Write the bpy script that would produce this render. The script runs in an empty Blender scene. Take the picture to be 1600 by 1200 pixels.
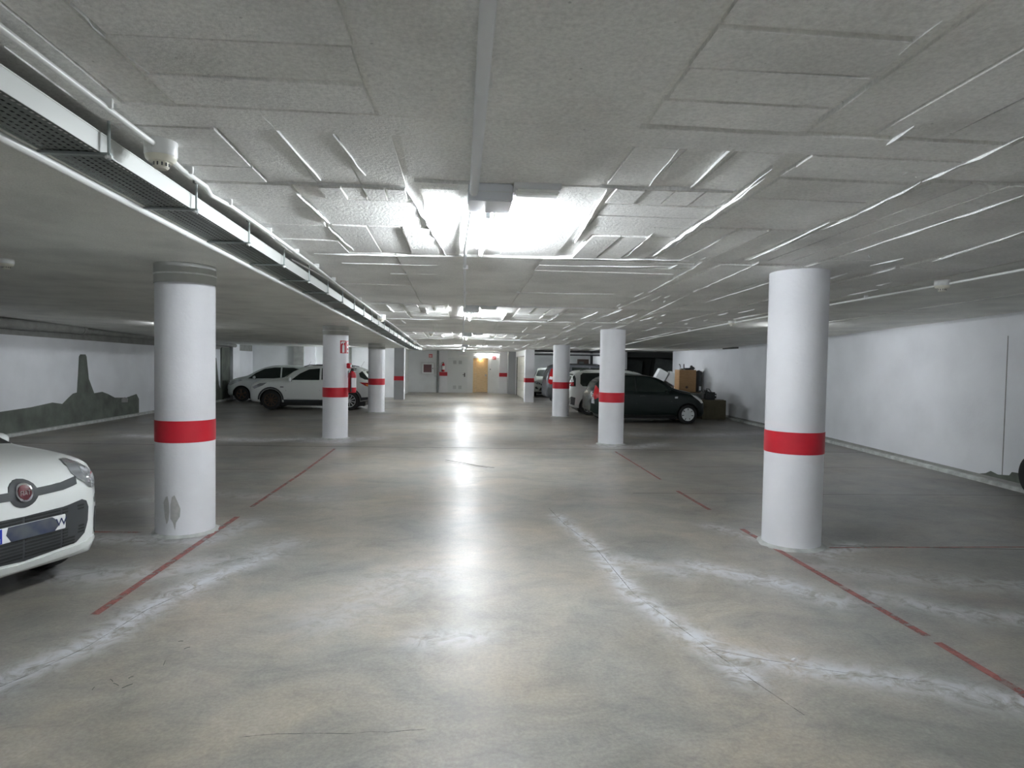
import bpy, bmesh, math, random
from mathutils import Vector, Matrix
from mathutils.bvhtree import BVHTree
from mathutils.geometry import delaunay_2d_cdt
random.seed(7)
SC = bpy.context.scene
COL = SC.collection
PI = math.pi

# ------------------------------------------------------------------ camera
CAM_H = 1.85
YAW, PITCH, ROLL = 0.0813671, -0.0343044, 0.017
cam_d = bpy.data.cameras.new('camera')
cam_d.sensor_fit = 'HORIZONTAL'; cam_d.sensor_width = 36.0
cam_d.lens = 36.0 * 1000.0 / 1600.0
cam_d.clip_start = 0.05; cam_d.clip_end = 200
cam = bpy.data.objects.new('camera', cam_d); COL.objects.link(cam)
fw = Vector((math.sin(YAW)*math.cos(PITCH), math.cos(YAW)*math.cos(PITCH), math.sin(PITCH)))
r0 = Vector((math.cos(YAW), -math.sin(YAW), 0)); u0 = r0.cross(fw)
rr = r0*math.cos(ROLL) + u0*math.sin(ROLL); uu = u0*math.cos(ROLL) - r0*math.sin(ROLL)
M = Matrix.Identity(4)
for i in range(3):
    M[i][0] = rr[i]; M[i][1] = uu[i]; M[i][2] = -fw[i]
M[2][3] = CAM_H
cam.matrix_world = M
SC.camera = cam

# ------------------------------------------------------------------ world, exposure
W = bpy.data.worlds.new('world'); SC.world = W; W.use_nodes = True
W.node_tree.nodes['Background'].inputs[0].default_value = (0.8, 0.9, 1.0, 1)
W.node_tree.nodes['Background'].inputs[1].default_value = 0.05
SC.view_settings.view_transform = 'Standard'
SC.view_settings.look = 'None'
SC.view_settings.gamma = 1.0
SC.view_settings.use_curve_mapping = False
SC.view_settings.exposure = 3.1
SC.cycles.max_bounces = 16; SC.cycles.diffuse_bounces = 12; SC.cycles.glossy_bounces = 4
TUBE = 60.0            # strength of the fluorescent tubes
WARM = 7.0

# ------------------------------------------------------------------ materials
def new_mat(name):
    m = bpy.data.materials.new(name); m.use_nodes = True
    nt = m.node_tree; b = nt.nodes['Principled BSDF']
    return m, nt, b
def nd(nt, t, **kw):
    n = nt.nodes.new(t)
    for k, v in kw.items(): setattr(n, k, v)
    return n
def mat(name, col, rough=.5, metal=0., bump=0., bscale=40., var=0., vscale=3., coat=0., spec=None, emit=0.):
    m, nt, b = new_mat(name)
    b.inputs['Base Color'].default_value = (*col, 1)
    b.inputs['Roughness'].default_value = rough
    b.inputs['Metallic'].default_value = metal
    b.inputs['Coat Weight'].default_value = coat
    b.inputs['Coat Roughness'].default_value = .05
    if spec is not None: b.inputs['Specular IOR Level'].default_value = spec
    if emit:
        b.inputs['Emission Color'].default_value = (*col, 1); b.inputs['Emission Strength'].default_value = emit
    tc = nd(nt, 'ShaderNodeTexCoord')
    if var:
        n = nd(nt, 'ShaderNodeTexNoise'); n.inputs['Scale'].default_value = vscale; n.inputs['Detail'].default_value = 8
        nt.links.new(tc.outputs['Object'], n.inputs['Vector'])
        r = nd(nt, 'ShaderNodeMapRange'); r.inputs['From Min'].default_value = .3; r.inputs['From Max'].default_value = .7
        r.inputs['To Min'].default_value = 1-var; r.inputs['To Max'].default_value = 1+var
        nt.links.new(n.outputs['Fac'], r.inputs['Value'])
        mx = nd(nt, 'ShaderNodeMix', data_type='RGBA', blend_type='MULTIPLY'); mx.inputs['Factor'].default_value = 1
        mx.inputs['A'].default_value = (*col, 1)
        nt.links.new(r.outputs['Result'], mx.inputs['B']); nt.links.new(mx.outputs['Result'], b.inputs['Base Color'])
    if bump:
        n = nd(nt, 'ShaderNodeTexNoise'); n.inputs['Scale'].default_value = bscale; n.inputs['Detail'].default_value = 6
        nt.links.new(tc.outputs['Object'], n.inputs['Vector'])
        bp = nd(nt, 'ShaderNodeBump'); bp.inputs['Strength'].default_value = bump; bp.inputs['Distance'].default_value = .02
        nt.links.new(n.outputs['Fac'], bp.inputs['Height']); nt.links.new(bp.outputs['Normal'], b.inputs['Normal'])
    return m

def ramp(nt, stops):
    r = nd(nt, 'ShaderNodeValToRGB'); e = r.color_ramp.elements
    while len(e) > 1: e.remove(e[-1])
    e[0].position = stops[0][0]; c = stops[0][1]; e[0].color = (*c, 1) if len(c) == 3 else c
    for p, c in stops[1:]:
        x = e.new(p); x.color = (*c, 1) if len(c) == 3 else c
    return r

def mat_floor():
    m, nt, b = new_mat('polished_concrete'); L = nt.links.new
    tc = nd(nt, 'ShaderNodeTexCoord')
    mp = nd(nt, 'ShaderNodeMapping'); mp.inputs['Scale'].default_value = (.55, .75, 1); L(tc.outputs['Object'], mp.inputs['Vector'])
    n1 = nd(nt, 'ShaderNodeTexNoise'); n1.inputs['Scale'].default_value = 1.6; n1.inputs['Detail'].default_value = 12; n1.inputs['Roughness'].default_value = .68; n1.inputs['Distortion'].default_value = .9
    L(mp.outputs[0], n1.inputs['Vector'])
    r1 = ramp(nt, [(.28, (.20, .20, .187)), (.42, (.28, .272, .25)), (.52, (.33, .315, .285)), (.62, (.375, .352, .305)), (.74, (.43, .415, .385))])
    L(n1.outputs['Fac'], r1.inputs[0])
    # cool against warm areas
    n2 = nd(nt, 'ShaderNodeTexNoise'); n2.inputs['Scale'].default_value = .8; n2.inputs['Detail'].default_value = 8; L(tc.outputs['Object'], n2.inputs['Vector'])
    r2 = ramp(nt, [(.34, (.93, .965, 1.0)), (.5, (1.0, .985, .975)), (.66, (1.05, .99, .92))]); L(n2.outputs['Fac'], r2.inputs[0])
    mx = nd(nt, 'ShaderNodeMix', data_type='RGBA', blend_type='MULTIPLY'); mx.inputs['Factor'].default_value = 1
    L(r1.outputs[0], mx.inputs['A']); L(r2.outputs[0], mx.inputs['B'])
    # bays darker than the lane: part own tone, part dim light painted in
    sp = nd(nt, 'ShaderNodeSeparateXYZ'); L(tc.outputs['Object'], sp.inputs[0])
    n5 = nd(nt, 'ShaderNodeTexNoise'); n5.inputs['Scale'].default_value = .7; n5.inputs['Detail'].default_value = 5; L(tc.outputs['Object'], n5.inputs['Vector'])
    ax = nd(nt, 'ShaderNodeMath', operation='SUBTRACT'); L(sp.outputs['X'], ax.inputs[0]); ax.inputs[1].default_value = .3
    ab = nd(nt, 'ShaderNodeMath', operation='ABSOLUTE'); L(ax.outputs[0], ab.inputs[0])
    ad = nd(nt, 'ShaderNodeMath', operation='MULTIPLY_ADD'); L(n5.outputs['Fac'], ad.inputs[0]); ad.inputs[1].default_value = 2.4; L(ab.outputs[0], ad.inputs[2])
    mr = nd(nt, 'ShaderNodeMapRange'); mr.inputs['From Min'].default_value = 3.3; mr.inputs['From Max'].default_value = 5.2
    mr.inputs['To Min'].default_value = 1.0; mr.inputs['To Max'].default_value = .58; L(ad.outputs[0], mr.inputs['Value'])
    mx2 = nd(nt, 'ShaderNodeMix', data_type='RGBA', blend_type='MULTIPLY'); mx2.inputs['Factor'].default_value = 1
    L(mx.outputs['Result'], mx2.inputs['A']); L(mr.outputs[0], mx2.inputs['B'])
    # fine grain
    n3 = nd(nt, 'ShaderNodeTexNoise'); n3.inputs['Scale'].default_value = 45; n3.inputs['Detail'].default_value = 6; n3.inputs['Roughness'].default_value = .7; L(tc.outputs['Object'], n3.inputs['Vector'])
    r3 = nd(nt, 'ShaderNodeMapRange'); r3.inputs['From Min'].default_value = .3; r3.inputs['From Max'].default_value = .7; r3.inputs['To Min'].default_value = .80; r3.inputs['To Max'].default_value = 1.17
    L(n3.outputs['Fac'], r3.inputs['Value'])
    mx3 = nd(nt, 'ShaderNodeMix', data_type='RGBA', blend_type='MULTIPLY'); mx3.inputs['Factor'].default_value = 1
    L(mx2.outputs['Result'], mx3.inputs['A']); L(r3.outputs[0], mx3.inputs['B'])
    n7 = nd(nt, 'ShaderNodeTexNoise'); n7.inputs['Scale'].default_value = 5.5; n7.inputs['Detail'].default_value = 14; n7.inputs['Roughness'].default_value = .74; n7.inputs['Distortion'].default_value = 1.1; L(mp.outputs[0], n7.inputs['Vector'])
    r7 = ramp(nt, [(.32, (.76, .77, .78)), (.47, (.96, .96, .95)), (.58, (1.03, 1.02, 1.0)), (.70, (1.18, 1.18, 1.18))]); L(n7.outputs['Fac'], r7.inputs[0])
    mx7 = nd(nt, 'ShaderNodeMix', data_type='RGBA', blend_type='MULTIPLY'); mx7.inputs['Factor'].default_value = 1
    L(mx3.outputs['Result'], mx7.inputs['A']); L(r7.outputs[0], mx7.inputs['B']); mx3 = mx7
    # cement dust along the cracks (vertex attribute) broken up by noise
    at = nd(nt, 'ShaderNodeAttribute', attribute_name='dust')
    n4 = nd(nt, 'ShaderNodeTexNoise'); n4.inputs['Scale'].default_value = 6; n4.inputs['Detail'].default_value = 10; n4.inputs['Roughness'].default_value = .7; n4.inputs['Distortion'].default_value = 1.2
    L(tc.outputs['Object'], n4.inputs['Vector'])
    m4 = nd(nt, 'ShaderNodeMapRange'); m4.inputs['From Min'].default_value = .38; m4.inputs['From Max'].default_value = .56; L(n4.outputs['Fac'], m4.inputs['Value'])
    mu = nd(nt, 'ShaderNodeMath', operation='MULTIPLY', use_clamp=True); L(at.outputs['Fac'], mu.inputs[0]); L(m4.outputs[0], mu.inputs[1])
    mx4 = nd(nt, 'ShaderNodeMix', data_type='RGBA'); L(mu.outputs[0], mx4.inputs['Factor']); L(mx3.outputs['Result'], mx4.inputs['A'])
    mx4.inputs['B'].default_value = (.62, .64, .67, 1)
    L(mx4.outputs['Result'], b.inputs['Base Color'])
    rr_ = nd(nt, 'ShaderNodeMapRange'); rr_.inputs['From Min'].default_value = .3; rr_.inputs['From Max'].default_value = .7; rr_.inputs['To Min'].default_value = .30; rr_.inputs['To Max'].default_value = .42
    L(n5.outputs['Fac'], rr_.inputs['Value']); L(rr_.outputs[0], b.inputs['Roughness'])
    b.inputs['Specular IOR Level'].default_value = .5
    n6 = nd(nt, 'ShaderNodeTexNoise'); n6.inputs['Scale'].default_value = 2.2; n6.inputs['Detail'].default_value = 3; L(tc.outputs['Object'], n6.inputs['Vector'])
    b1 = nd(nt, 'ShaderNodeBump'); b1.inputs['Strength'].default_value = .25; b1.inputs['Distance'].default_value = .02; L(n6.outputs['Fac'], b1.inputs['Height'])
    b2 = nd(nt, 'ShaderNodeBump'); b2.inputs['Strength'].default_value = .12; b2.inputs['Distance'].default_value = .004
    L(n3.outputs['Fac'], b2.inputs['Height']); L(b1.outputs[0], b2.inputs['Normal']); L(b2.outputs[0], b.inputs['Normal'])
    return m

def mat_ceiling(name, col, grain=.45, scale=70):
    m, nt, b = new_mat(name); L = nt.links.new
    tc = nd(nt, 'ShaderNodeTexCoord')
    n1 = nd(nt, 'ShaderNodeTexNoise'); n1.inputs['Scale'].default_value = 1.5; n1.inputs['Detail'].default_value = 8; L(tc.outputs['Object'], n1.inputs['Vector'])
    c = col
    r1 = ramp(nt, [(.3, tuple(.84*x for x in c)), (.5, c), (.7, tuple(min(1, 1.1*x) for x in c))]); L(n1.outputs['Fac'], r1.inputs[0])
    n2 = nd(nt, 'ShaderNodeTexNoise'); n2.inputs['Scale'].default_value = scale; n2.inputs['Detail'].default_value = 5; n2.inputs['Roughness'].default_value = .65; L(tc.outputs['Object'], n2.inputs['Vector'])
    r2 = nd(nt, 'ShaderNodeMapRange'); r2.inputs['From Min'].default_value = .32; r2.inputs['From Max'].default_value = .68; r2.inputs['To Min'].default_value = .86; r2.inputs['To Max'].default_value = 1.1
    L(n2.outputs['Fac'], r2.inputs['Value'])
    mx = nd(nt, 'ShaderNodeMix', data_type='RGBA', blend_type='MULTIPLY'); mx.inputs['Factor'].default_value = 1
    L(r1.outputs[0], mx.inputs['A']); L(r2.outputs[0], mx.inputs['B'])
    # small air holes
    v = nd(nt, 'ShaderNodeTexVoronoi'); v.inputs['Scale'].default_value = 9; L(tc.outputs['Object'], v.inputs['Vector'])
    r3 = nd(nt, 'ShaderNodeMapRange'); r3.inputs['From Min'].default_value = .03; r3.inputs['From Max'].default_value = .06; r3.inputs['To Min'].default_value = .45; r3.inputs['To Max'].default_value = 1
    L(v.outputs['Distance'], r3.inputs['Value'])
    mx2 = nd(nt, 'ShaderNodeMix', data_type='RGBA', blend_type='MULTIPLY'); mx2.inputs['Factor'].default_value = .6
    L(mx.outputs['Result'], mx2.inputs['A']); L(r3.outputs[0], mx2.inputs['B'])
    L(mx2.outputs['Result'], b.inputs['Base Color'])
    b.inputs['Roughness'].default_value = .6
    bp = nd(nt, 'ShaderNodeBump'); bp.inputs['Strength'].default_value = grain; bp.inputs['Distance'].default_value = .012
    L(n2.outputs['Fac'], bp.inputs['Height']); L(bp.outputs[0], b.inputs['Normal'])
    return m

def mat_wall(name, col, chips=.0):
    m, nt, b = new_mat(name); L = nt.links.new
    tc = nd(nt, 'ShaderNodeTexCoord')
    n1 = nd(nt, 'ShaderNodeTexNoise'); n1.inputs['Scale'].default_value = 1.1; n1.inputs['Detail'].default_value = 7; L(tc.outputs['Object'], n1.inputs['Vector'])
    c = col
    r1 = ramp(nt, [(.3, tuple(.9*x for x in c)), (.6, c)]); L(n1.outputs['Fac'], r1.inputs[0])
    n2 = nd(nt, 'ShaderNodeTexNoise'); n2.inputs['Scale'].default_value = 5; n2.inputs['Detail'].default_value = 12; n2.inputs['Roughness'].default_value = .8; L(tc.outputs['Object'], n2.inputs['Vector'])
    r2 = nd(nt, 'ShaderNodeMapRange'); r2.inputs['From Min'].default_value = .66; r2.inputs['From Max'].default_value = .72; r2.inputs['To Max'].default_value = .45
    L(n2.outputs['Fac'], r2.inputs['Value'])
    mx = nd(nt, 'ShaderNodeMix', data_type='RGBA'); L(r2.outputs[0], mx.inputs['Factor']); L(r1.outputs[0], mx.inputs['A'])
    mx.inputs['B'].default_value = (.33, .33, .33, 1)
    L(mx.outputs['Result'], b.inputs['Base Color'])
    b.inputs['Roughness'].default_value = .55
    n3 = nd(nt, 'ShaderNodeTexNoise'); n3.inputs['Scale'].default_value = 25; n3.inputs['Detail'].default_value = 5; L(tc.outputs['Object'], n3.inputs['Vector'])
    bp = nd(nt, 'ShaderNodeBump'); bp.inputs['Strength'].default_value = .25; bp.inputs['Distance'].default_value = .01
    L(n3.outputs['Fac'], bp.inputs['Height']); L(bp.outputs[0], b.inputs['Normal'])
    return m

def mat_worn(name, col, keep=.5, soft=.12, scale=5, rough=.5, alpha=1.):
    """paint or dirt with worn gaps (transparent where worn off)"""
    m, nt, b = new_mat(name); L = nt.links.new
    tc = nd(nt, 'ShaderNodeTexCoord')
    n = nd(nt, 'ShaderNodeTexNoise'); n.inputs['Scale'].default_value = scale; n.inputs['Detail'].default_value = 10; n.inputs['Roughness'].default_value = .7
    L(tc.outputs['Object'], n.inputs['Vector'])
    r = nd(nt, 'ShaderNodeMapRange'); r.inputs['From Min'].default_value = keep-soft; r.inputs['From Max'].default_value = keep+soft; r.inputs['To Max'].default_value = alpha
    L(n.outputs['Fac'], r.inputs['Value'])
    b.inputs['Base Color'].default_value = (*col, 1); b.inputs['Roughness'].default_value = rough
    L(r.outputs[0], b.inputs['Alpha'])
    return m

def mat_emit(name, col, s):
    m, nt, b = new_mat(name)
    b.inputs['Base Color'].default_value = (*col, 1)
    b.inputs['Emission Color'].default_value = (*col, 1); b.inputs['Emission Strength'].default_value = s
    return m

def mat_wood(name, c1, c2, sc=(1, 1, 12)):
    m, nt, b = new_mat(name); L = nt.links.new
    tc = nd(nt, 'ShaderNodeTexCoord'); mp = nd(nt, 'ShaderNodeMapping'); mp.inputs['Scale'].default_value = sc; L(tc.outputs['Object'], mp.inputs['Vector'])
    n = nd(nt, 'ShaderNodeTexNoise'); n.inputs['Scale'].default_value = 5; n.inputs['Detail'].default_value = 6; n.inputs['Distortion'].default_value = .6; L(mp.outputs[0], n.inputs['Vector'])
    r = ramp(nt, [(.35, c1), (.65, c2)]); L(n.outputs['Fac'], r.inputs[0]); L(r.outputs[0], b.inputs['Base Color'])
    b.inputs['Roughness'].default_value = .4
    return m

MT = dict(
    floor=mat_floor(),
    ceil=mat_ceiling('painted_concrete_ceiling', (.86, .86, .835), .5, 60),
    board=mat_ceiling('board_marked_concrete', (.88, .88, .86), .9, 50),
    fin=mat_ceiling('pale_concrete_fin', (.86, .87, .87), .3, 60),
    smooth=mat_ceiling('smooth_concrete_ceiling', (.80, .805, .76), .15, 90),
    wall=mat_wall('white_wall_paint', (.76, .78, .81)),
    column=mat_wall('white_column_paint', (.82, .83, .86)),
    wallfar=mat_wall('white_plaster', (.80, .82, .83)),
    raw=mat('raw_render', (.115, .13, .11), .85, bump=.3, bscale=14, var=.3, vscale=2.5),
    rawlight=mat('raw_grey_concrete', (.27, .275, .26), .8, bump=.3, bscale=30, var=.15, vscale=4),
    kerb=mat('worn_white_kerb', (.48, .50, .48), .7, bump=.4, bscale=25, var=.25, vscale=7),
    groove=mat('dark_joint', (.09, .095, .09), .9),
    red=mat('red_band_paint', (.50, .008, .022), .45, var=.08, vscale=6),
    redline=mat_worn('worn_red_floor_paint', (.38, .13, .115), .42, .14, 7, .5, .8),
    bracket=mat('galvanised_steel', (.30, .33, .32), .45, .8),
    tray=mat('cable_tray_steel', (.62, .64, .62), .5, .25),
    traydark=mat('tray_bottom_steel', (.17, .19, .18), .5, .5),
    pvc=mat('white_pvc', (.80, .81, .80), .35),
    greypvc=mat('grey_pvc', (.78, .80, .82), .4),
    lampgrey=mat('grey_lamp_housing', (.82, .85, .90), .4),
    clear=mat('frosted_diffuser', (.92, .94, .92), .25),
    cream=mat('cream_detector', (.78, .76, .66), .4),
    tube=mat_emit('fluorescent_tube', (.90, .95, 1.0), TUBE),
    warm=mat_emit('corridor_lamp', (1.0, .78, .48), WARM),
    carwhite=mat('white_car_paint', (.80, .83, .81), .28, coat=.6),
    carwhite2=mat('white_car_paint_greyer', (.62, .67, .66), .3, coat=.5),  # greyer white for the one-box car by the left wall
    cardark=mat('dark_green_black_car_paint', (.005, .011, .010), .32, coat=.12, spec=.3),
    cargrey=mat('grey_car_paint', (.10, .105, .12), .35, .3, coat=.4),
    caryellow=mat('yellow_green_car_paint', (.30, .26, .03), .3, .2, coat=.6),
    glass=mat('dark_car_glass', (.012, .02, .018), .08, spec=.6),
    black=mat('black_plastic', (.018, .02, .02), .5),
    dplastic=mat('dark_grey_plastic', (.05, .055, .058), .45),
    rubber=mat('tyre_rubber', (.015, .016, .016), .75),
    rim=mat('silver_wheel', (.55, .57, .58), .3, .6),
    rimbrown=mat('dull_brown_wheel', (.10, .065, .045), .5, .5),
    whitecap=mat('white_hub_cover', (.72, .75, .76), .35),
    chrome=mat('chrome', (.75, .76, .78), .12, 1.0),
    lens=mat('headlamp_lens', (.38, .40, .41), .12, .5, coat=1.),
    lensin=mat('headlamp_reflector', (.85, .87, .9), .15, .85),
    redlens=mat('red_tail_lens', (.45, .01, .015), .15, coat=.8),
    orange=mat('orange_lens', (.85, .25, .03), .2, coat=.8),
    badge=mat('dark_red_badge', (.10, .012, .02), .3, coat=.5),
    white=mat('white_print', (.82, .83, .84), .45),
    blue=mat('blue_print', (.01, .04, .45), .45),
    navy=mat('navy_print', (.02, .03, .12), .45),
    doorwhite=mat('white_metal_door', (.72, .75, .76), .4),
    wood=mat_wood('pale_beech_door', (.60, .43, .24), (.74, .57, .35)),
    woodbox=mat_wood('orange_wood', (.34, .19, .08), (.42, .25, .11)),
    card=mat('olive_cardboard', (.135, .12, .075), .8, var=.12),
    card2=mat('brown_cardboard', (.16, .11, .07), .8, var=.15),
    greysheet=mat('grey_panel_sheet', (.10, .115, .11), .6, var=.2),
    darkwall=mat('unlit_dark_render', (.06, .065, .06), .9),  # the alcove's lack of light is put into this wall colour
    rolldoor=mat('cream_sectional_door', (.60, .60, .54), .5),
    glassred=mat('reel_cabinet_glass', (.14, .07, .075), .15),
    brown=mat('brown_frame', (.08, .05, .04), .6),
)

# ------------------------------------------------------------------ mesh helpers
class MB:
    def __init__(s): s.bm = bmesh.new()
    def box(s, x0, x1, y0, y1, z0, z1, bev=0):
        r = bmesh.ops.create_cube(s.bm, size=1)
        for v in r['verts']:
            v.co = Vector((x0+(v.co.x+.5)*(x1-x0), y0+(v.co.y+.5)*(y1-y0), z0+(v.co.z+.5)*(z1-z0)))
        if bev:
            es = list({e for v in r['verts'] for e in v.link_edges})
            bmesh.ops.bevel(s.bm, geom=es, offset=bev, segments=2, affect='EDGES')
        return s
    def cyl(s, p, q, r, n=12, r2=None, caps=True):
        p, q = Vector(p), Vector(q); d = q-p
        k = bmesh.ops.create_cone(s.bm, cap_ends=caps, segments=n, radius1=r, radius2=r if r2 is None else r2, depth=d.length)
        m = Matrix.Translation((p+q)/2) @ d.to_track_quat('Z', 'Y').to_matrix().to_4x4()
        bmesh.ops.transform(s.bm, matrix=m, verts=k['verts'])
        return s
    def tube(s, pts, r, n=10):
        pts = [Vector(p) for p in pts]; rings = []
        for i, p in enumerate(pts):
            d = (pts[min(i+1, len(pts)-1)]-pts[max(i-1, 0)]).normalized()
            a = d.cross(Vector((0, 0, 1)))
            if a.length < .1: a = d.cross(Vector((1, 0, 0)))
            a.normalize(); b = d.cross(a)
            rings.append([s.bm.verts.new(p+(a*math.cos(2*PI*k/n)+b*math.sin(2*PI*k/n))*r) for k in range(n)])
        for A, B in zip(rings, rings[1:]):
            for k in range(n): s.bm.faces.new((A[k], A[(k+1) % n], B[(k+1) % n], B[k]))
        s.bm.faces.new(rings[0][::-1]); s.bm.faces.new(rings[-1])
        return s
    def lathe(s, prof, c=(0, 0, 0), axis='Z', n=32, arc=2*PI, a0=0):
        rings = []; c = Vector(c); full = abs(arc-2*PI) < 1e-6
        cnt = n if full else n+1
        for k in range(cnt):
            a = a0+arc*k/n; ring = []
            for r, h in prof:
                if axis == 'Z': v = Vector((r*math.cos(a), r*math.sin(a), h))
                elif axis == 'Y': v = Vector((r*math.cos(a), h, r*math.sin(a)))
                else: v = Vector((h, r*math.cos(a), r*math.sin(a)))
                ring.append(s.bm.verts.new(c+v))
            rings.append(ring)
        for k in range(n if full else n):
            A = rings[k]; B = rings[(k+1) % cnt]
            for i in range(len(prof)-1):
                s.bm.faces.new((A[i], B[i], B[i+1], A[i+1]))
        bmesh.ops.remove_doubles(s.bm, verts=s.bm.verts[:], dist=1e-5)
        return s
    def prism(s, pts, y0, y1, axis='Y'):
        f = (lambda a, b, h: (a, h, b)) if axis == 'Y' else ((lambda a, b, h: (h, a, b)) if axis == 'X' else (lambda a, b, h: (a, b, h)))
        A = [s.bm.verts.new(f(a, b, y0)) for a, b in pts]; B = [s.bm.verts.new(f(a, b, y1)) for a, b in pts]
        s.bm.faces.new(A); s.bm.faces.new(B[::-1])
        for i in range(len(pts)):
            j = (i+1) % len(pts); s.bm.faces.new((A[i], B[i], B[j], A[j]))
        return s
    def rot(s, ang, axis='Z', c=(0, 0, 0)):
        bmesh.ops.rotate(s.bm, verts=s.bm.verts[:], cent=c, matrix=Matrix.Rotation(ang, 3, axis)); return s
    def move(s, d):
        bmesh.ops.translate(s.bm, verts=s.bm.verts[:], vec=d); return s
    def build(s, name, m, parent=None, smooth=False, loc=None):
        bmesh.ops.recalc_face_normals(s.bm, faces=s.bm.faces[:])
        me = bpy.data.meshes.new(name); s.bm.to_mesh(me); s.bm.free()
        if smooth:
            me.polygons.foreach_set('use_smooth', [True]*len(me.polygons))
            try: me.set_sharp_from_angle(angle=math.radians(38))
            except Exception: pass
        me.materials.append(m if not isinstance(m, str) else MT[m])
        o = bpy.data.objects.new(name, me); COL.objects.link(o)
        if parent: o.parent = parent
        if loc: o.location = loc
        return o
def tag(o, label=None, cat=None, group=None, kind=None):
    if label: o['label'] = label
    if cat: o['category'] = cat
    if group: o['group'] = group
    if kind: o['kind'] = kind
    return o
def empty(name, loc, label=None, cat=None, group=None, rz=0., kind=None):
    o = bpy.data.objects.new(name, None); COL.objects.link(o)
    o.location = loc; o.rotation_euler = (0, 0, rz); o.empty_display_size = .2
    return tag(o, label, cat, group, kind)
def struct(o): o['kind'] = 'structure'; return o
def kids(o): return [c for c in bpy.data.objects if c.parent == o]
def copy_tree(o, parent=None):
    c = o.copy(); COL.objects.link(c); c.parent = parent
    if parent: c.matrix_parent_inverse = Matrix.Identity(4)
    for ch in kids(o): copy_tree(ch, c)
    return c

def cz(y):             # underside of the main slab: it falls gently towards the far end
    return 2.99-.0235*min(y, 23.0)

# ------------------------------------------------------------------ floor
XL, XR, YB, YF = -10.0, 9.35, -9.0, 38.6
dust_lines = [  # (points, width, strength)
    ([(1.20, 7.6), (1.38, 6.3), (1.41, 4.97), (1.62, 4.13), (1.73, 3.6)], .10, .95),
    ([(1.62, 4.2), (1.68, 3.94), (2.28, 3.66), (2.7, 3.5), (3.15, 3.25), (3.5, 3.0)], .13, .9),
    ([(-2.6, 3.6), (-2.45, 4.0), (-2.3, 4.3), (-2.25, 4.9), (-2.05, 5.5), (-1.75, 6.1)], .13, .9),
    ([(-3.4, 5.6), (-2.6, 5.6), (-2.0, 6.0), (-1.7, 6.5)], .22, .5),
    ([(2.2, 5.7), (2.55, 5.35), (2.75, 5.2), (3.0, 4.8)], .17, .85),
    ([(1.55, 5.9), (2.0, 5.5)], .16, .55),
    ([(3.4, 4.9), (3.8, 4.5), (4.4, 4.3)], .14, .6),
    ([(3.4, 5.6), (4.2, 5.2), (5.0, 5.0)], .2, .35),
    ([(2.9, 7.1), (3.6, 5.95), (4.1, 6.3)], .14, .6),
    ([(-3.6, 6.7), (-2.5, 6.6), (-2.3, 7.4)], .16, .55),
    ([(-3.4, 14.6), (-2.6, 14.6), (-2.0, 15.3), (-4.5, 14.7), (-7.5, 15.4)], .28, .75),
    ([(3.0, 14.1), (3.9, 13.9), (4.6, 14.4)], .25, .7),
    ([(-.9, 4.6), (-.6, 5.2), (-.3, 5.6)], .3, .35),
    ([(-.2, 4.2), (.1, 4.25)], .16, .5),
    ([(-1.9, 8.6), (-3.5, 8.9), (-4.6, 8.2)], .2, .3),
    ([(4.6, 16.5), (6.5, 16.4), (8.6, 17.2)], .4, .5),
]
def seg_d(p, a, b):
    ax, ay = a; bx, by = b; dx, dy = bx-ax, by-ay; L2 = dx*dx+dy*dy
    t = max(0, min(1, ((p[0]-ax)*dx+(p[1]-ay)*dy)/L2)); return math.hypot(p[0]-ax-t*dx, p[1]-ay-t*dy)
def make_floor():
    xs = [XL-2.2, XL]; x = XL+.4
    while x < -5: xs.append(x); x += .5
    while x < 5.6: xs.append(x); x += .06
    while x < XR+2.4: xs.append(x); x += .5
    ys = [YB, -4, 0, 2.2]; y = 2.5
    while y < 9: ys.append(y); y += .06
    while y < 18: ys.append(y); y += .2
    while y < 41: ys.append(y); y += 2.
    nx, ny = len(xs), len(ys)
    vs = [(a, b, 0) for b in ys for a in xs]
    fs = [(j*nx+i, j*nx+i+1, (j+1)*nx+i+1, (j+1)*nx+i) for j in range(ny-1) for i in range(nx-1)]
    me = bpy.data.meshes.new('floor'); me.from_pydata(vs, [], fs)
    segs = [(a, b, w, st, min(a[0], b[0])-3*w, max(a[0], b[0])+3*w, min(a[1], b[1])-3*w, max(a[1], b[1])+3*w) for pts, w, st in dust_lines for a, b in zip(pts, pts[1:])]
    val = []
    for p in vs:
        v = 0.
        if p[1] > 2.4 and p[1] < 18:
            for a, b, w, st, x0, x1, y0, y1 in segs:
                if x0 < p[0] < x1 and y0 < p[1] < y1:
                    d = seg_d(p, a, b)/w
                    if d < 3: v = max(v, st*math.exp(-d*d*.9))
        val.append(v)
    at = me.attributes.new('dust', 'FLOAT', 'POINT'); at.data.foreach_set('value', val)
    me.materials.append(MT['floor'])
    o = bpy.data.objects.new('floor', me); COL.objects.link(o); return struct(o)
floor = make_floor()
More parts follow.
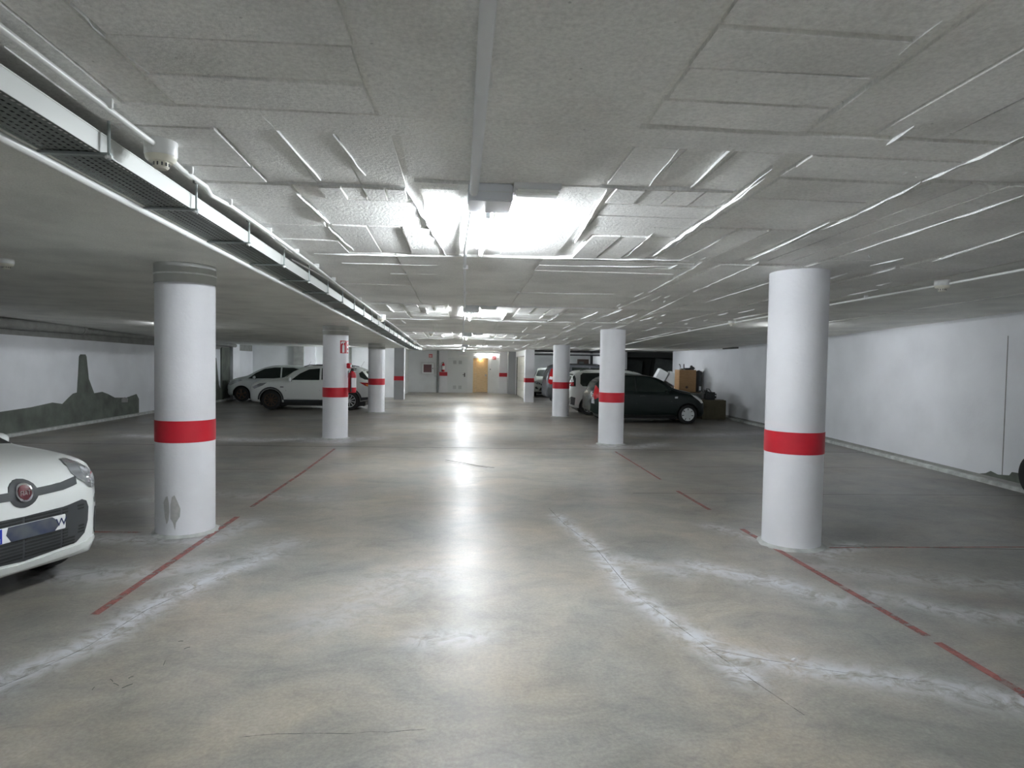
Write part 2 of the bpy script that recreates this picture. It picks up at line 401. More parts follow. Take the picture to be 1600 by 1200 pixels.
# saw-cut joints
def joint(pts, w=.018, name='floor_joint', m='groove', z=.0015):
    bm = bmesh.new(); prev = None
    P = [Vector((a, b, 0)) for a, b in pts]
    for i, p in enumerate(P):
        d = (P[min(i+1, len(P)-1)]-P[max(i-1, 0)]).normalized(); n = Vector((-d.y, d.x, 0))
        a = bm.verts.new(p+n*w/2+Vector((0, 0, z))); b = bm.verts.new(p-n*w/2+Vector((0, 0, z)))
        if prev: bm.faces.new((prev[0], prev[1], b, a))
        prev = (a, b)
    mb = MB(); mb.bm.free(); mb.bm = bm
    return mb.build(name, m, floor)
MT['jointworn'] = mat_worn('saw_cut_joint', (.07, .075, .07), .38, .1, 4, .9)
MT['hairline'] = mat_worn('hairline_crack', (.16, .16, .15), .46, .1, 6, .9, .75)
def wob(x0, x1, y, amp=.02, n=24, y1=None):
    y1 = y if y1 is None else y1
    return [(x0+(x1-x0)*i/n, y+(y1-y)*i/n+random.uniform(-amp, amp)) for i in range(n+1)]
joint(wob(XL, XR, 14.02, .02, y1=13.3), .035, m='jointworn')
joint(wob(XL, XR, 28.6, .02, y1=28.2), .06, m='jointworn')
joint(wob(3.9, XR, 6.3, .01, y1=5.75), .014, m='jointworn')
joint(wob(2.5, XR, 8.95, .015, y1=8.75), .014, m='jointworn')
joint(wob(4.2, XR, 11.3, .015, y1=11.2), .014, m='jointworn')
joint(wob(-9.5, -3.0, 10.6, .015, y1=10.9), .02, m='jointworn')
joint([(-.25, 11.95), (.1, 11.6), (.35, 11.3), (.62, 11.1)], .04, m='jointworn')
joint([(-.25, 11.75), (.15, 11.4), (.5, 11.1)], .02, m='jointworn')
joint(wob(-1.0, 2.3, 17.2, .02), .03, m='jointworn')
joint(wob(-.5, 1.6, 19.6, .02), .03, m='jointworn')
joint([(1.15, 8.0), (1.22, 7.2), (1.38, 6.3), (1.42, 5.0), (1.6, 4.2), (1.75, 3.55), (1.85, 3.2)], .006, m='hairline')
joint([(-2.62, 3.5), (-2.45, 3.85), (-2.33, 4.2), (-2.25, 4.8), (-2.0, 5.5)], .007, m='hairline')
joint([(1.65, 4.0), (1.9, 3.85), (2.3, 3.66), (2.8, 3.5)], .006, m='hairline')
joint(wob(-1.05, -.15, 3.16, .012, 10), .006, m='hairline')
# red bay lines
def line(pts, w=.06): return joint(pts, w, 'floor_line', 'redline', .003)
line([(-2.57, 4.72), (-2.56, 6.2), (-2.55, 7.6)], .062)
line([(-2.55, 8.1), (-2.52, 10.6), (-2.55, 13.4)], .05)
line([(3.25, 4.12), (3.23, 5.4), (3.21, 6.96)], .062)
line([(3.24, 2.6), (3.245, 3.3), (3.245, 4.02)], .062)
line([(3.21, 7.9), (3.20, 9.1)], .055)
line([(3.24, 10.0), (3.28, 13.2)], .04)
line([(3.2, 3.32), (5.2, 3.30)], .06)
line([(-3.3, 6.93), (-3.9, 6.97), (-9.7, 6.99)], .05)
line([(3.8, 6.22), (9.1, 6.15)], .03)
# small bits lying on the floor
b_ = MB(); b_.box(-.014, .014, -.006, .006, 0, .006).rot(.5)
tag(b_.build('concrete_chip', 'white', None, loc=(2.126, 3.822, .001)), 'tiny white chip lying alone on the concrete lane', 'debris')
b_ = MB()
for (px_, py_) in [(-1.95, 3.75), (-1.9, 3.7), (-1.86, 3.78), (-1.83, 3.68), (-2.0, 3.66), (-1.75, 3.95), (-1.7, 4.15), (-1.78, 4.25)]:
    a = random.uniform(0, 6); c, s_ = math.cos(a), math.sin(a); l = random.uniform(.012, .03)
    b_.tube([(px_-c*l, py_-s_*l, .003), (px_, py_, .005), (px_+c*l, py_+s_*l, .003)], .0018, 5)
tag(b_.build('dry_leaf_litter', 'groove'), 'dry twigs and specks scattered on the floor of the lane', 'litter', kind='stuff')

# ------------------------------------------------------------------ ceiling slab
def slab(name, m, x0, x1, ys, t0=0., thick=.2, nx=1):
    bm = bmesh.new(); rows = []
    for y in ys:
        rows.append([bm.verts.new((x0+(x1-x0)*i/nx, y, cz(y)-t0)) for i in range(nx+1)])
    top = [[bm.verts.new((v.co.x, v.co.y, v.co.z+thick)) for v in (r[0], r[-1])] for r in rows]
    for A, B in zip(rows, rows[1:]):
        for i in range(nx): bm.faces.new((A[i], A[i+1], B[i+1], B[i]))
    for A, B, a, b in zip(rows, rows[1:], top, top[1:]):
        bm.faces.new((a[0], b[0], b[1], a[1])); bm.faces.new((A[0], B[0], b[0], a[0])); bm.faces.new((A[-1], a[1], b[1], B[-1]))
    bm.faces.new([*rows[0], top[0][1], top[0][0]]); bm.faces.new([*rows[-1][::-1], top[-1][0], top[-1][1]])
    mb = MB(); mb.bm.free(); mb.bm = bm
    return mb.build(name, m)
ceiling = struct(slab('ceiling', MT['ceil'], XL-2.2, XR+2.4, [YB, 0, 10, 23, 40.6]))
def cpanel(x0, x1, y0, y1, t, m='board', name='formwork_panel', j=.006, tr=0.):
    bm = bmesh.new()
    R = lambda: random.uniform(-j, j)
    xs = [x0, x1]; ny = max(1, min(3, int((y1-y0)/.5)))
    lo = []; hi = []
    for k in range(ny+1):
        y = y0+(y1-y0)*k/ny
        for x in xs:
            X, Y = x+R(), y+R()
            lo.append(bm.verts.new((X, Y, cz(Y)-t-(tr if x == x1 else 0)))); hi.append(bm.verts.new((X, Y, cz(Y)+.02)))
    for k in range(ny):
        a, b, c, d = 2*k, 2*k+1, 2*k+3, 2*k+2
        bm.faces.new((lo[a], lo[d], lo[c], lo[b]))
        bm.faces.new((lo[a], hi[a], hi[d], lo[d])); bm.faces.new((lo[b], lo[c], hi[c], hi[b]))
    bm.faces.new((lo[0], lo[1], hi[1], hi[0])); n = len(lo)
    bm.faces.new((lo[n-2], hi[n-2], hi[n-1], lo[n-1]))
    mb = MB(); mb.bm.free(); mb.bm = bm
    return mb.build(name, m, ceiling)
# left smooth flat band beyond the tray, slightly lower than the boarded field
for (a, b, c, d) in [(-4.42, -1.98, -8.9, 23), (-4.42, -1.98, 23.02, 38.5)]:
    cpanel(a, b, c, d, .030, 'smooth', 'smooth_panel', 0)
cpanel(XL, -4.45, -8.9, 23, .012, 'smooth', 'smooth_panel', 0)
cpanel(XL, -4.45, 23.02, 38.5, .012, 'smooth', 'smooth_panel', 0)
# board fields: (x0,x1,y0,y1, number of boards, direction, depth)
def field(x0, x1, y0, y1, n, along, t, g=.007, dj=.004):
    t += .010
    for k in range(n):
        a = k/n; b = (k+1)/n
        tt = t+random.uniform(-dj, dj)
        if along:   # boards run with Y, split across X
            cpanel(x0+(x1-x0)*a+g, x0+(x1-x0)*b-g, y0+g, y1-g, tt, tr=random.uniform(-.003, .004))
        else:
            cpanel(x0+g, x1-g, y0+(y1-y0)*a+g, y0+(y1-y0)*b-g, tt, tr=random.uniform(-.003, .004))
# central lane strip, hidden conduit line in the middle
field(-1.20, -.38, 1.15, 1.98, 3, 0, .008); field(-1.20, -.38, 2.0, 2.82, 3, 0, .010)
field(-1.12, -.33, 3.08, 3.89, 3, 1, .004)
field(-1.62, -1.22, .9, 3.05, 2, 1, .006)
cpanel(-.36, .78, -2, 3.05, .020); cpanel(-1.6, 2.6, 2.84, 3.06, .022)
cpanel(-.30, .80, 3.08, 3.72, .014)
field(-1.58, -1.14, 3.08, 3.9, 3, 0, .008)
field(.80, 1.50, 1.15, 2.0, 3, 0, .008); field(.80, 1.50, 2.02, 2.80, 3, 0, .010)
field(1.54, 2.5, .9, 2.80, 3, 1, .008); field(2.56, 3.3, .9, 3.35, 2, 1, .006)
field(.83, 1.60, 3.08, 3.70, 3, 1, .004); field(1.72, 2.52, 3.08, 3.42, 2, 0, .012)
# the brightly lit field by the first lamp
field(-.98, -.34, 3.92, 4.18, 5, 1, .020, .005, .006)
field(-.98, -.30, 4.2, 4.92, 2, 0, .010)
field(-.98, -.20, 4.95, 5.98, 3, 1, .012, .009, .008)
cpanel(-.25, -.02, 3.92, 5.98, .016)
cpanel(.36, .86, 3.78, 5.98, .010)
field(-1.58, -1.02, 3.94, 5.98, 4, 0, .012, .008, .006)
field(.90, 1.62, 3.74, 4.05, 4, 1, .018, .006, .006)
field(.92, 1.66, 4.08, 4.95, 3, 0, .010)
field(1.02, 1.70, 4.98, 5.98, 3, 1, .010, .01, .006)
field(1.76, 2.52, 3.46, 4.6, 3, 0, .010); field(1.78, 2.55, 4.63, 5.9, 3, 1, .012)
field(2.62, 3.3, 3.4, 5.8, 3, 1, .008)
# beyond the cross fin: big smooth sheets then bands of boards at every lamp
for (y0, y1) in [(6.04, 10.1), (12.7, 16.3), (19.2, 22.7), (25.4, 29.3)]:
    cpanel(-1.58, -.62, y0, (y0+y1)/2-.02, .016, 'ceil', 'smooth_panel'); cpanel(-1.58, -.62, (y0+y1)/2+.02, y1, .020, 'ceil', 'smooth_panel')
    cpanel(-.60, .72, y0, y1, .022, 'ceil', 'smooth_panel')
    field(.76, 2.25, y0+.02, y0+.9, 3, 0, .014, .008); cpanel(.78, 2.4, y0+.95, y1, .018, 'ceil', 'smooth_panel')
    field(2.5, 3.35, y0, y1, 2, 0, .010)
for (y0, y1) in [(10.15, 12.65), (16.35, 19.15), (22.75, 25.35)]:
    field(-1.58, -.95, y0, y1, 4, 0, .012, .02, .006); field(-.92, -.2, y0, y0+1.1, 3, 1, .012, .015, .006)
    field(-.92, -.2, y0+1.15, y1, 2, 0, .010, .02); cpanel(.4, .9, y0, y1, .014)
    field(.95, 1.7, y0, y0+1.2, 3, 1, .012, .015, .006); field(.95, 1.7, y0+1.25, y1, 3, 0, .014, .02, .006)
    field(1.75, 2.5, y0, y1, 3, 0, .010, .02, .006); field(2.55, 3.3, y0, y1, 2, 1, .01, .015)
# right-hand fields towards the bays
for k, y0 in enumerate([-1.5, 1.5, 4.2, 7.1, 10.0, 13.2, 16.6, 20.2, 24.0]):
    y1 = [1.5, 4.2, 7.1, 10.0, 13.2, 16.6, 20.2, 24.0, 28.0][k]
    field(3.36, 4.15, y0, y1, 2, 0, .010, .012); field(4.25, 5.05, y0+.3, y1+.3, 2, 0, .008, .012)
    cpanel(5.12, 6.9, y0+.01, y1-.01, .006, 'smooth', 'smooth_panel'); cpanel(6.95, 9.2, y0+.01, y1-.01, .010, 'smooth', 'smooth_panel')

# fins of concrete squeezed between the boards
def fin(a, b, w=.014, h=.022, name='concrete_fin'):
    (x0, y0), (x1, y1) = a, b; L = math.hypot(x1-x0, y1-y0); n = max(3, min(14, int(L/.14)))
    dx, dy = (x1-x0)/L, (y1-y0)/L; bm = bmesh.new(); prev = None
    for i in range(n+1):
        t = i/n; e = min(1, 4*min(t, 1-t)+.25)
        j = random.uniform(-1, 1)*.006; ww = w*random.uniform(.45, 1.25)*e; hh = h*random.uniform(.4, 1.3)*e
        X, Y = x0+(x1-x0)*t-dy*j, y0+(y1-y0)*t+dx*j
        z = cz(Y)
        r = [bm.verts.new((X-dy*ww, Y+dx*ww, z+.004)), bm.verts.new((X-dy*ww*.25, Y+dx*ww*.25, z-.020-hh)),
             bm.verts.new((X+dy*ww*.45, Y-dx*ww*.45, z-.020-hh*.9)), bm.verts.new((X+dy*ww, Y-dx*ww, z+.004))]
        if prev:
            for k in range(3): bm.faces.new((prev[k], prev[k+1], r[k+1], r[k]))
        else: bm.faces.new(r)
        prev = r
    bm.faces.new(prev[::-1])
    mb = MB(); mb.bm.free(); mb.bm = bm
    return mb.build(name, 'fin', ceiling)
FINS = [((1.66, 3.45), (1.73, 5.75), .03, .035), ((1.63, 3.3), (1.78, 5.55), .018, .02), ((2.51, 2.7), (2.547, 3.40), .02, .03),
 ((2.547, 3.41), (2.625, 4.10), .022, .025), ((2.63, 4.1), (2.66, 5.75), .012, .015), ((1.962, 2.678), (1.979, 2.895), .03, .03),
 ((-1.37, 6.12), (.02, 6.03), .012, .016), ((.3, 6.0), (2.257, 5.87), .014, .02), ((2.28, 5.93), (2.43, 8.2), .012, .018),
 ((2.81, 5.9), (2.95, 8.0), .016, .022), ((2.95, 8.0), (3.35, 12.4), .014, .018), ((2.575, 4.34), (2.66, 5.79), .012, .018),
 ((3.31, 3.57), (3.36, 5.28), .016, .018), ((2.03, 4.82), (2.10, 5.85), .014, .018), ((3.51, 9.0), (3.49, 6.93), .015, .02),
 ((1.457, 4.84), (1.504, 5.82), .012, .016), ((4.30, 5.58), (4.18, 4.84), .02, .02), ((4.31, 5.52), (4.10, 4.4), .012, .014),
 ((-1.03, 4.1), (-.98, 4.9), .010, .014), ((-1.02, 5.0), (-.97, 5.95), .010, .014), ((-1.2, 2.1), (-1.205, 2.3), .006, .01),
 ((-1.195, 2.42), (-1.165, 2.74), .008, .012), ((-.872, 2.85), (-.862, 3.07), .012, .016), ((-.605, 3.1), (-.55, 3.7), .008, .01),
 ((-.86, 3.05), (-.815, 3.83), .008, .01), ((1.035, 2.96), (1.08, 3.7), .008, .01), ((1.296, 2.95), (1.33, 3.7), .008, .01),
 ((1.47, 1.9), (1.475, 2.11), .006, .01), ((1.534, 2.69), (1.53, 2.3), .008, .012), ((-1.60, 2.4), (-1.59, 3.14), .008, .012),
 ((-.34, 3.9), (-.14, 6.05), .010, .012), ((.86, 3.8), (.93, 5.3), .010, .014), ((1.14, 6.35), (2.3, 6.22), .008, .012),
 ((.60, 8.5), (2.02, 8.38), .010, .014), ((-.22, 7.1), (-.78, 7.2), .008, .01), ((-.2, 6.55), (-1.2, 6.6), .008, .01),
 ((-1.55, 5.3), (-1.56, 6.1), .012, .016), ((2.13, 3.05), (2.2, 3.3), .008, .01), ((2.3, 3.08), (2.36, 3.3), .008, .01),
 ((3.55, 5.38), (3.67, 5.53), .02, .02), ((3.91, 5.88), (3.95, 5.48), .02, .02), ((4.15, 2.9), (4.2, 4.2), .01, .012),
 ((-.28, 3.78), (.05, 3.77), .008, .012), ((.8, 3.74), (1.62, 3.72), .008, .012), ((-1.1, 3.9), (-.34, 3.91), .006, .01)]
for f in FINS:
    k_ = (.3 if f[0][0] < 1.6 else .5) if max(f[0][1], f[1][1]) < 4.2 else .62
    fin(f[0], f[1], f[2]*k_, f[3]*k_)
random.seed(21)
for (y0, y1) in [(10.1, 12.7), (12.8, 16.2), (16.4, 19.1), (19.2, 25.4), (25.4, 30)]:
    for x in [-1.2, -.55, .8, 1.5, 1.72, 2.3, 2.55, 3.0, 3.4, 4.2, 5.0]:
        a = y0+random.uniform(0, .6)*(y1-y0); b = a+random.uniform(.25, .6)*(y1-y0)
        fin((x+random.uniform(-.05, .05), a), (x+random.uniform(-.05, .08), b), .016, .018)
    fin((-1.5, y0), (-.3, y0), .014, .018); fin((.5, y0+.02), (2.3, y0+.03), .016, .02)
for k in range(26):
    x = random.uniform(1.9, 5.0); y = random.uniform(5.5, 13)
    fin((x, y), (x+random.uniform(-.02, .04), y+random.uniform(.12, .6)), .012, .014)

# ------------------------------------------------------------------ walls
def wallbox(name, x0, x1, y0, y1, z0=0., z1=2.98, m='wall'):
    return struct(MB().box(x0, x1, y0, y1, z0, z1).build(name, m))
wl = wallbox('wall_left', XL-.2, XL, YB, 31.9)
RW = [(YB, 7.2), (9.03, 8.62), (15.0, 9.14), (21.5, XR), (27.5, XR)]
def rx(y):
    for (a, xa), (b, xb) in zip(RW, RW[1:]):
        if y <= b: return xa+(xb-xa)*(y-a)/(b-a)
    return XR
wr = wallbox('wall_right', XR, XR+.2, 21.5, 27.6)
wr2 = struct(MB().prism([(x, y) for y, x in RW[:4]]+[(XR+.2, 21.5), (XR+.2, YB)], 0, 2.98, 'Z').build('wall_right_near', 'wall'))
wb = wallbox('wall_back', XL-.2, XR+.6, YB-.2, YB)
MT['collar'] = mat('unpainted_collar', (.52, .53, .51), .7, bump=.15, bscale=30, var=.1, vscale=4)
MT['scuff'] = mat('scuffed_grey', (.43, .43, .42), .7, var=.12, vscale=30)
# far left walls
wfl = wallbox('wall_far_left', XL-1.4, -3.08, 32.0, 32.2, m='wallfar')
wf = wallbox('wall_far', -3.1, .76, 37.6, 37.8, m='wallfar')
struct(MB().box(1.64, 3.3, 37.6, 37.8, 0, 2.98).box(.76, 1.64, 37.6, 37.8, 2.04, 2.98).build('wall_far_entry', 'wallfar'))
wallbox('wall_side_far_left', -3.10, -2.96, 32.2, 37.6, m='wallfar')
# pilasters on the far left wall
def pil(x0, x1, y0, m, nm='trim_1'):
    return struct(MB().box(x0, x1, y0, 32.0, 0, 2.5).build(nm, m))
pil(-8.05, -7.58, 31.72, 'rawlight', 'trim_1'); pil(-7.58, -7.05, 31.86, 'column', 'trim_2'); pil(-5.4, -5.32, 31.85, 'rawlight', 'trim_3')
# left wall details
def lpart(name, pts, m, t=.012, parent=None, x=XL, sgn=1):
    return MB().prism(pts, x-.01*sgn, x+t*sgn, 'X').build(name, m, parent)
lpart('unpainted_band', [(YB+.05, 2.27), (15, 2.27), (17, 2.25), (21, 2.2), (26, 2.18), (31.8, 2.15), (31.8, 2.6), (YB+.05, 2.6)], 'rawlight', .01, wl)
lpart('unpainted_patch', [(8, 0), (8, .60), (12, .58), (14.7, .57), (15.8, .60), (16.6, .66), (17.0, .60), (17.25, .74), (17.45, .84), (17.62, .86), (17.66, 1.2), (17.72, 1.80), (17.78, 1.86), (18.0, 1.86), (18.05, 1.80), (18.15, 1.2), (18.4, .80), (18.8, .82), (19.1, .74), (19.45, .62), (19.8, .6), (20.1, .58), (20.7, .66), (20.85, .5), (20.85, 0)], 'raw', .012, wl)
lpart('plaster_spot', [(19.8, .46), (19.8, .56), (20.0, .6), (20.18, .56), (20.16, .44)], 'rawlight', .02, wl)
lpart('unpainted_strip', [(26.75, .0), (26.85, .7), (27.0, 1.75), (27.05, 1.82), (27.2, 1.82), (27.25, 1.7), (27.5, .7), (27.9, .3), (28.1, 0)], 'raw', .015, wl)
lpart('dark_recess_panel', [(27.7, .1), (27.7, 2.22), (27.8, 2.26), (28.6, 2.26), (28.7, 2.2), (28.7, .1)], 'raw', .05, wl)
MB().box(XL, XL+.15, 28.75, 29.6, 0, 2.52).build('pilaster', 'column', wl)
struct(MB().box(XL, XL+.14, 8, 29, 0, .07, .01).build('baseboard_left', 'kerb'))
# round drain pipe high on the left wall
t = empty('drain_pipe', (XL+.16, 12, 0), 'thick painted round pipe running high along the left wall', 'pipe')
MB().tube([(0, -20, 2.50), (0, 5.5, 2.50)], .115, 16).build('pipe_body', 'rawlight', t, True)
MB().tube([(0, 5.5, 2.50), (0, 5.62, 2.5)], .135, 16).build('pipe_socket', 'rawlight', t, True)
MB().tube([(.0, 5.62, 2.47), (.0, 12, 2.42), (0, 17.0, 2.36)], .075, 14).build('pipe_branch', 'rawlight', t, True)
# right wall details
def rkerb():
    b = MB()
    b.prism([(x-.10, y) for y, x in RW]+[(x+.02, y) for y, x in RW[::-1]], 0, .065, 'Z')
    return struct(b.build('baseboard_right', 'kerb'))
rkerb()
b = MB().prism([(x-.012, y) for y, x in RW]+[(x+.02, y) for y, x in RW[::-1]], .065, .115, 'Z')
struct(b.build('trim_4', 'rawlight'))
b = MB().prism([(8.6, .115), (8.6, .24), (8.9, .22), (9.05, .2), (9.12, .27), (9.3, .26), (9.35, .2), (9.6, .17), (9.75, .2), (9.85, .15), (10.0, .115)], -.012, .01, 'X')
b.rot(-.088, 'Z', (0, 9.3, 0)); b.move((rx(9.3), 0, 0)); b.build('crumbled_render_patch', 'raw', wr2)
b = MB().box(-.006, .006, 9.50, 9.512, .12, 2.4); b.move((rx(9.5), 0, 0)); b.build('wall_crack', 'rawlight', wr2)
MB().box(XR-.02, XR+.01, 20.0, 22.2, 2.43, 2.49).build('dark_gap', 'groove', wr)

# ------------------------------------------------------------------ round columns
def column(loc, label, collar, H):
    x, y = loc; r = .288
    t = empty('round_column', (x, y, 0), label, 'column', 'round columns along the lane')
    z1 = H-.2 if collar else H
    prof = [(0, 0), (r*1.0, 0), (r, .1), (r, z1-.004), (r, z1)] + ([(0, z1)] if True else [])
    MB().lathe(prof, n=48).build('shaft', 'column', t, True)
    MB().lathe([(r+.002, .97), (r+.004, .972), (r+.004, 1.190), (r+.002, 1.192)], n=48).build('red_band', 'red', t, True)
    if collar:
        MB().lathe([(r+.006, z1), (r+.008, z1), (r+.008, H), (0, H)], n=48).build('collar', 'collar', t, True)
        MB().lathe([(r+.008, H-.115), (r+.014, H-.11), (r+.014, H-.103), (r+.008, H-.098)], n=48).build('collar_line', 'fin', t, True)
    # smeared mortar at the foot
    b = MB(); bm = b.bm; n = 40
    c = [bm.verts.new((r*.98*math.cos(2*PI*k/n), r*.98*math.sin(2*PI*k/n), .03)) for k in range(n)]
    d = [bm.verts.new(((r+random.uniform(.03, .07))*math.cos(2*PI*k/n), (r+random.uniform(.03, .07))*math.sin(2*PI*k/n), .002)) for k in range(n)]
    for k in range(n): bm.faces.new((c[k], c[(k+1) % n], d[(k+1) % n], d[k]))
    b.build('mortar_foot', 'kerb', t, True)
    return t
cL1 = column((-2.882, 7.0), 'nearest left round column, white with red band and two grey scuffs', True, cz(7.0)-.025)
cL2 = column((-2.89, 15.2), 'white round column carrying an extinguisher sign and a red extinguisher', True, cz(15.2)-.025)
cL3 = column((-2.93, 22.87), 'white round column at the tail of the white SUV', True, cz(22.87)-.025)
cR1 = column((3.475, 6.38), 'nearest right round column, white with red band, crumbling foot', False, cz(6.38)-.01)
cR2 = column((3.49, 14.5), 'white round column in front of the dark hatchback', False, cz(14.5)-.01)
cR3 = column((3.47, 21.8), 'white round column between the dark hatchback and the white minivan', False, cz(21.8)-.01)
def col_patch(col, pts, m, name, dr=.0035):
    """flat print wrapped on a column; pts = (angle in degrees from -Y, z)"""
    r = .288+dr; b = MB(); bm = b.bm
    b2 = delaunay_fill(pts, .03 if False else 3.0)
    vs = [bm.verts.new((r*math.sin(math.radians(a)), -r*math.cos(math.radians(a)), z)) for a, z in b2[0]]
    for f in b2[1]:
        try: bm.faces.new([vs[i] for i in f])
        except ValueError: pass
    return b.build(name, m, col, True)
def dens(pts, mx):
    out = []
    for i in range(len(pts)):
        a, b = Vector(pts[i]), Vector(pts[(i+1) % len(pts)]); n = max(1, int((b-a).length/mx+.999))
        for k in range(n): out.append(a+(b-a)*k/n)
    return out
def inside(p, poly):
    c = False; n = len(poly); j = n-1
    for i in range(n):
        if ((poly[i][1] > p[1]) != (poly[j][1] > p[1])) and p[0] < (poly[j][0]-poly[i][0])*(p[1]-poly[i][1])/(poly[j][1]-poly[i][1]+1e-12)+poly[i][0]: c = not c
        j = i
    return c
def delaunay_fill(pts, mx):
    o = dens(pts, mx); n = len(o); ex = []
    xs = [p[0] for p in o]; ys = [p[1] for p in o]
    x = min(xs)+mx*.5
    while x < max(xs):
        y = min(ys)+mx*.5
        while y < max(ys):
            if inside((x, y), o) and min((Vector((x, y))-q).length for q in o) > mx*.45: ex.append(Vector((x, y)))
            y += mx
        x += mx
    r = delaunay_2d_cdt(o+ex, [], [list(range(n))], 1, 1e-7)
    return [tuple(v) for v in r[0]], r[2], n
col_patch(cL1, [(-21, .36), (-16, .42), (-12, .43), (-9, .36), (-8, .27), (-10, .18), (-14, .14), (-18, .22)], 'scuff', 'scuff_mark')
col_patch(cL1, [(-6, .20), (-6, .34), (-3, .42), (2, .44), (8, .37), (13, .30), (12, .22), (5, .16), (3, .08), (-1, .16)], 'scuff', 'scuff_mark')

# rectangular columns at the end of the lane
def rect_col(x0, x1, y0, y1, label, zb, ml='rawlight'):
    t = empty('square_column', ((x0+x1)/2, (y0+y1)/2, 0), label, 'column', 'square columns at the end of the lane')
    w = (x1-x0)/2; d = (y1-y0)/2
    MB().box(-w, w, -d, d, 0, 2.452).build('shaft', ml, t)
    MB().box(-w-.004, w+.004, -d-.004, d+.004, zb, zb+.2).build('red_band', 'red', t)
    return t
MT['greycol'] = mat_wall('grey_column_tone', (.36, .37, .38))  # grey for the left square column and the shaded wall return
c4 = rect_col(-3.07, -2.62, 30.2, 30.7, 'grey square column with red band left of the lane end', .90, 'greycol')
MB().box(.229, .245, -.25, .25, 0, 2.45).build('white_edge', 'column', c4)
c5 = rect_col(3.0, 3.42, 29.4, 29.9, 'pale square column with red band right of the lane end', .92, 'column')

# ------------------------------------------------------------------ cable tray
XT0, XT1 = -1.87, -1.61      # left and right edge
def tz(y): return cz(y)-.165
t = empty('cable_tray', ((XT0+XT1)/2, 2, 0), 'long perforated steel cable tray hung along the left of the lane', 'cable tray')
OX, OY = -(XT0+XT1)/2, -2.0
def sweep(xa, xb, za, zb, y0, y1, ys=None):
    b = MB(); bm = b.bm; ys = ys or [y0, min(23, y1), y1]
    prev = None
    for y in ys:
        z = tz(y)
        r = [bm.verts.new((X+OX, y+OY, z+Z)) for X, Z in ((xa, za), (xb, za), (xb, zb), (xa, zb))]
        if prev:
            for k in range(4): bm.faces.new((prev[k], prev[(k+1) % 4], r[(k+1) % 4], r[k]))
        else: bm.faces.new(r)
        prev = r
    bm.faces.new(prev[::-1]); return b
YE = 27.5
sweep(XT1-.004, XT1, .0, .085, -3, YE, [-3, 10, 23, YE]).build('side_flange', 'tray', t)
sweep(XT1-.02, XT1+.002, .083, .089, -3, YE, [-3, 10, 23, YE]).build('flange_lip', 'tray', t)
sweep(XT0, XT0+.004, .0, .05, -3, YE, [-3, 10, 23, YE]).build('side_flange', 'tray', t)
def perforated(y0, y1, pitch=.035, hw=.009, n=7):
    b = MB(); bm = b.bm; W = XT1-XT0-.01; px_ = W/n; m = int((y1-y0)/pitch)
    gx = []; 
    for i in range(n):
        c = XT0+.005+px_*(i+.5); gx += [c-hw*.6, c+hw*.6]
    gx = [XT0+.005]+gx+[XT1-.005]
    gy = [y0]
    for j in range(m):
        c = y0+pitch*(j+.5); gy += [c-hw, c+hw]
    gy.append(y1)
    V = [[bm.verts.new((X+OX, Y+OY, tz(Y)+.002)) for X in gx] for Y in gy]
    for j in range(len(gy)-1):
        for i in range(len(gx)-1):
            if j % 2 == 1 and i % 2 == 1: continue
            bm.faces.new((V[j][i], V[j][i+1], V[j+1][i+1], V[j+1][i]))
    return b.build('perforated_bottom', 'traydark', t)
perforated(1.5, 8.0)
sweep(XT0, XT1-.004, .001, .003, 8.0, YE, [8.0, 10, 23, YE]).build('tray_bottom', 'traydark', t)
for k, (dx, r, m) in enumerate([(.06, .014, 'black'), (.10, .011, 'dplastic'), (.15, .016, 'black'), (.19, .010, 'dplastic')]):
    pts = []
    y = -2.0
    while y < 27: pts.append((XT0+dx+OX+random.uniform(-.012, .012), y+OY, tz(y)+r+.004)); y += .8
    MB().tube(pts, r, 8).build('cable', m, t, True)
tp = empty('conduit', (0, 0, 0), 'white conduit clipped to the lower left rim of the cable tray', 'conduit', 'white conduits')
for y0 in [-3, -.9, 1.2, 2.55, 4.65, 6.75, 8.85, 10.95, 13.05, 15.15, 17.25, 19.35, 21.45]:
    y1 = y0+2.08 if y0 != 1.2 else 2.53
    MB().tube([(XT0-.026, y0, tz(y0)-.018), (XT0-.026, y1, tz(y1)-.018)], .021, 10).build('pipe_length', 'pvc', tp, True)
for y0 in [1.2, 2.54, 4.64, 6.74, 8.84, 10.94]:
    MB().tube([(XT0-.026, y0-.05, tz(y0-.05)-.018), (XT0-.026, y0+.05, tz(y0+.05)-.018)], .0235, 10).build('pipe_sleeve', 'pvc', tp, True)
# hangers
def hanger():
    h = empty('tray_hanger', (0, 0, 0), 'threaded rod and crossbar hanger carrying the cable tray', 'hanger', 'hangers of the cable tray')
    MB().box(-.30, .012, -.018, .018, -.012, .0, .003).build('crossbar', 'bracket', h)
    MB().cyl((.0, 0, -.03), (.0, 0, .165), .007, 8).build('rod', 'bracket', h, True)
    MB().cyl((.0, 0, -.024), (.0, 0, -.010), .016, 6).build('nut', 'pvc', h)
    MB().cyl((.0, 0, .152), (.0, 0, .168), .02, 10).build('anchor', 'bracket', h)
    return h
hp = hanger(); k = 0; y = 1.05+.02
hy = []
y = 1.13
while y < 27.5: hy.append(y); y += .955
for k, y in enumerate(hy):
    h = hp if k == 0 else copy_tree(hp)
    h.location = (XT1+.028, y, tz(y))
    nm = ['nearest', 'second', 'third', 'fourth', 'fifth', 'sixth', 'seventh', 'eighth', 'ninth', 'tenth']
    h['label'] = (nm[k]+' rod and crossbar hanger of the cable tray, counted from the camera') if k < 10 else 'small far rod and crossbar hanger of the cable tray'

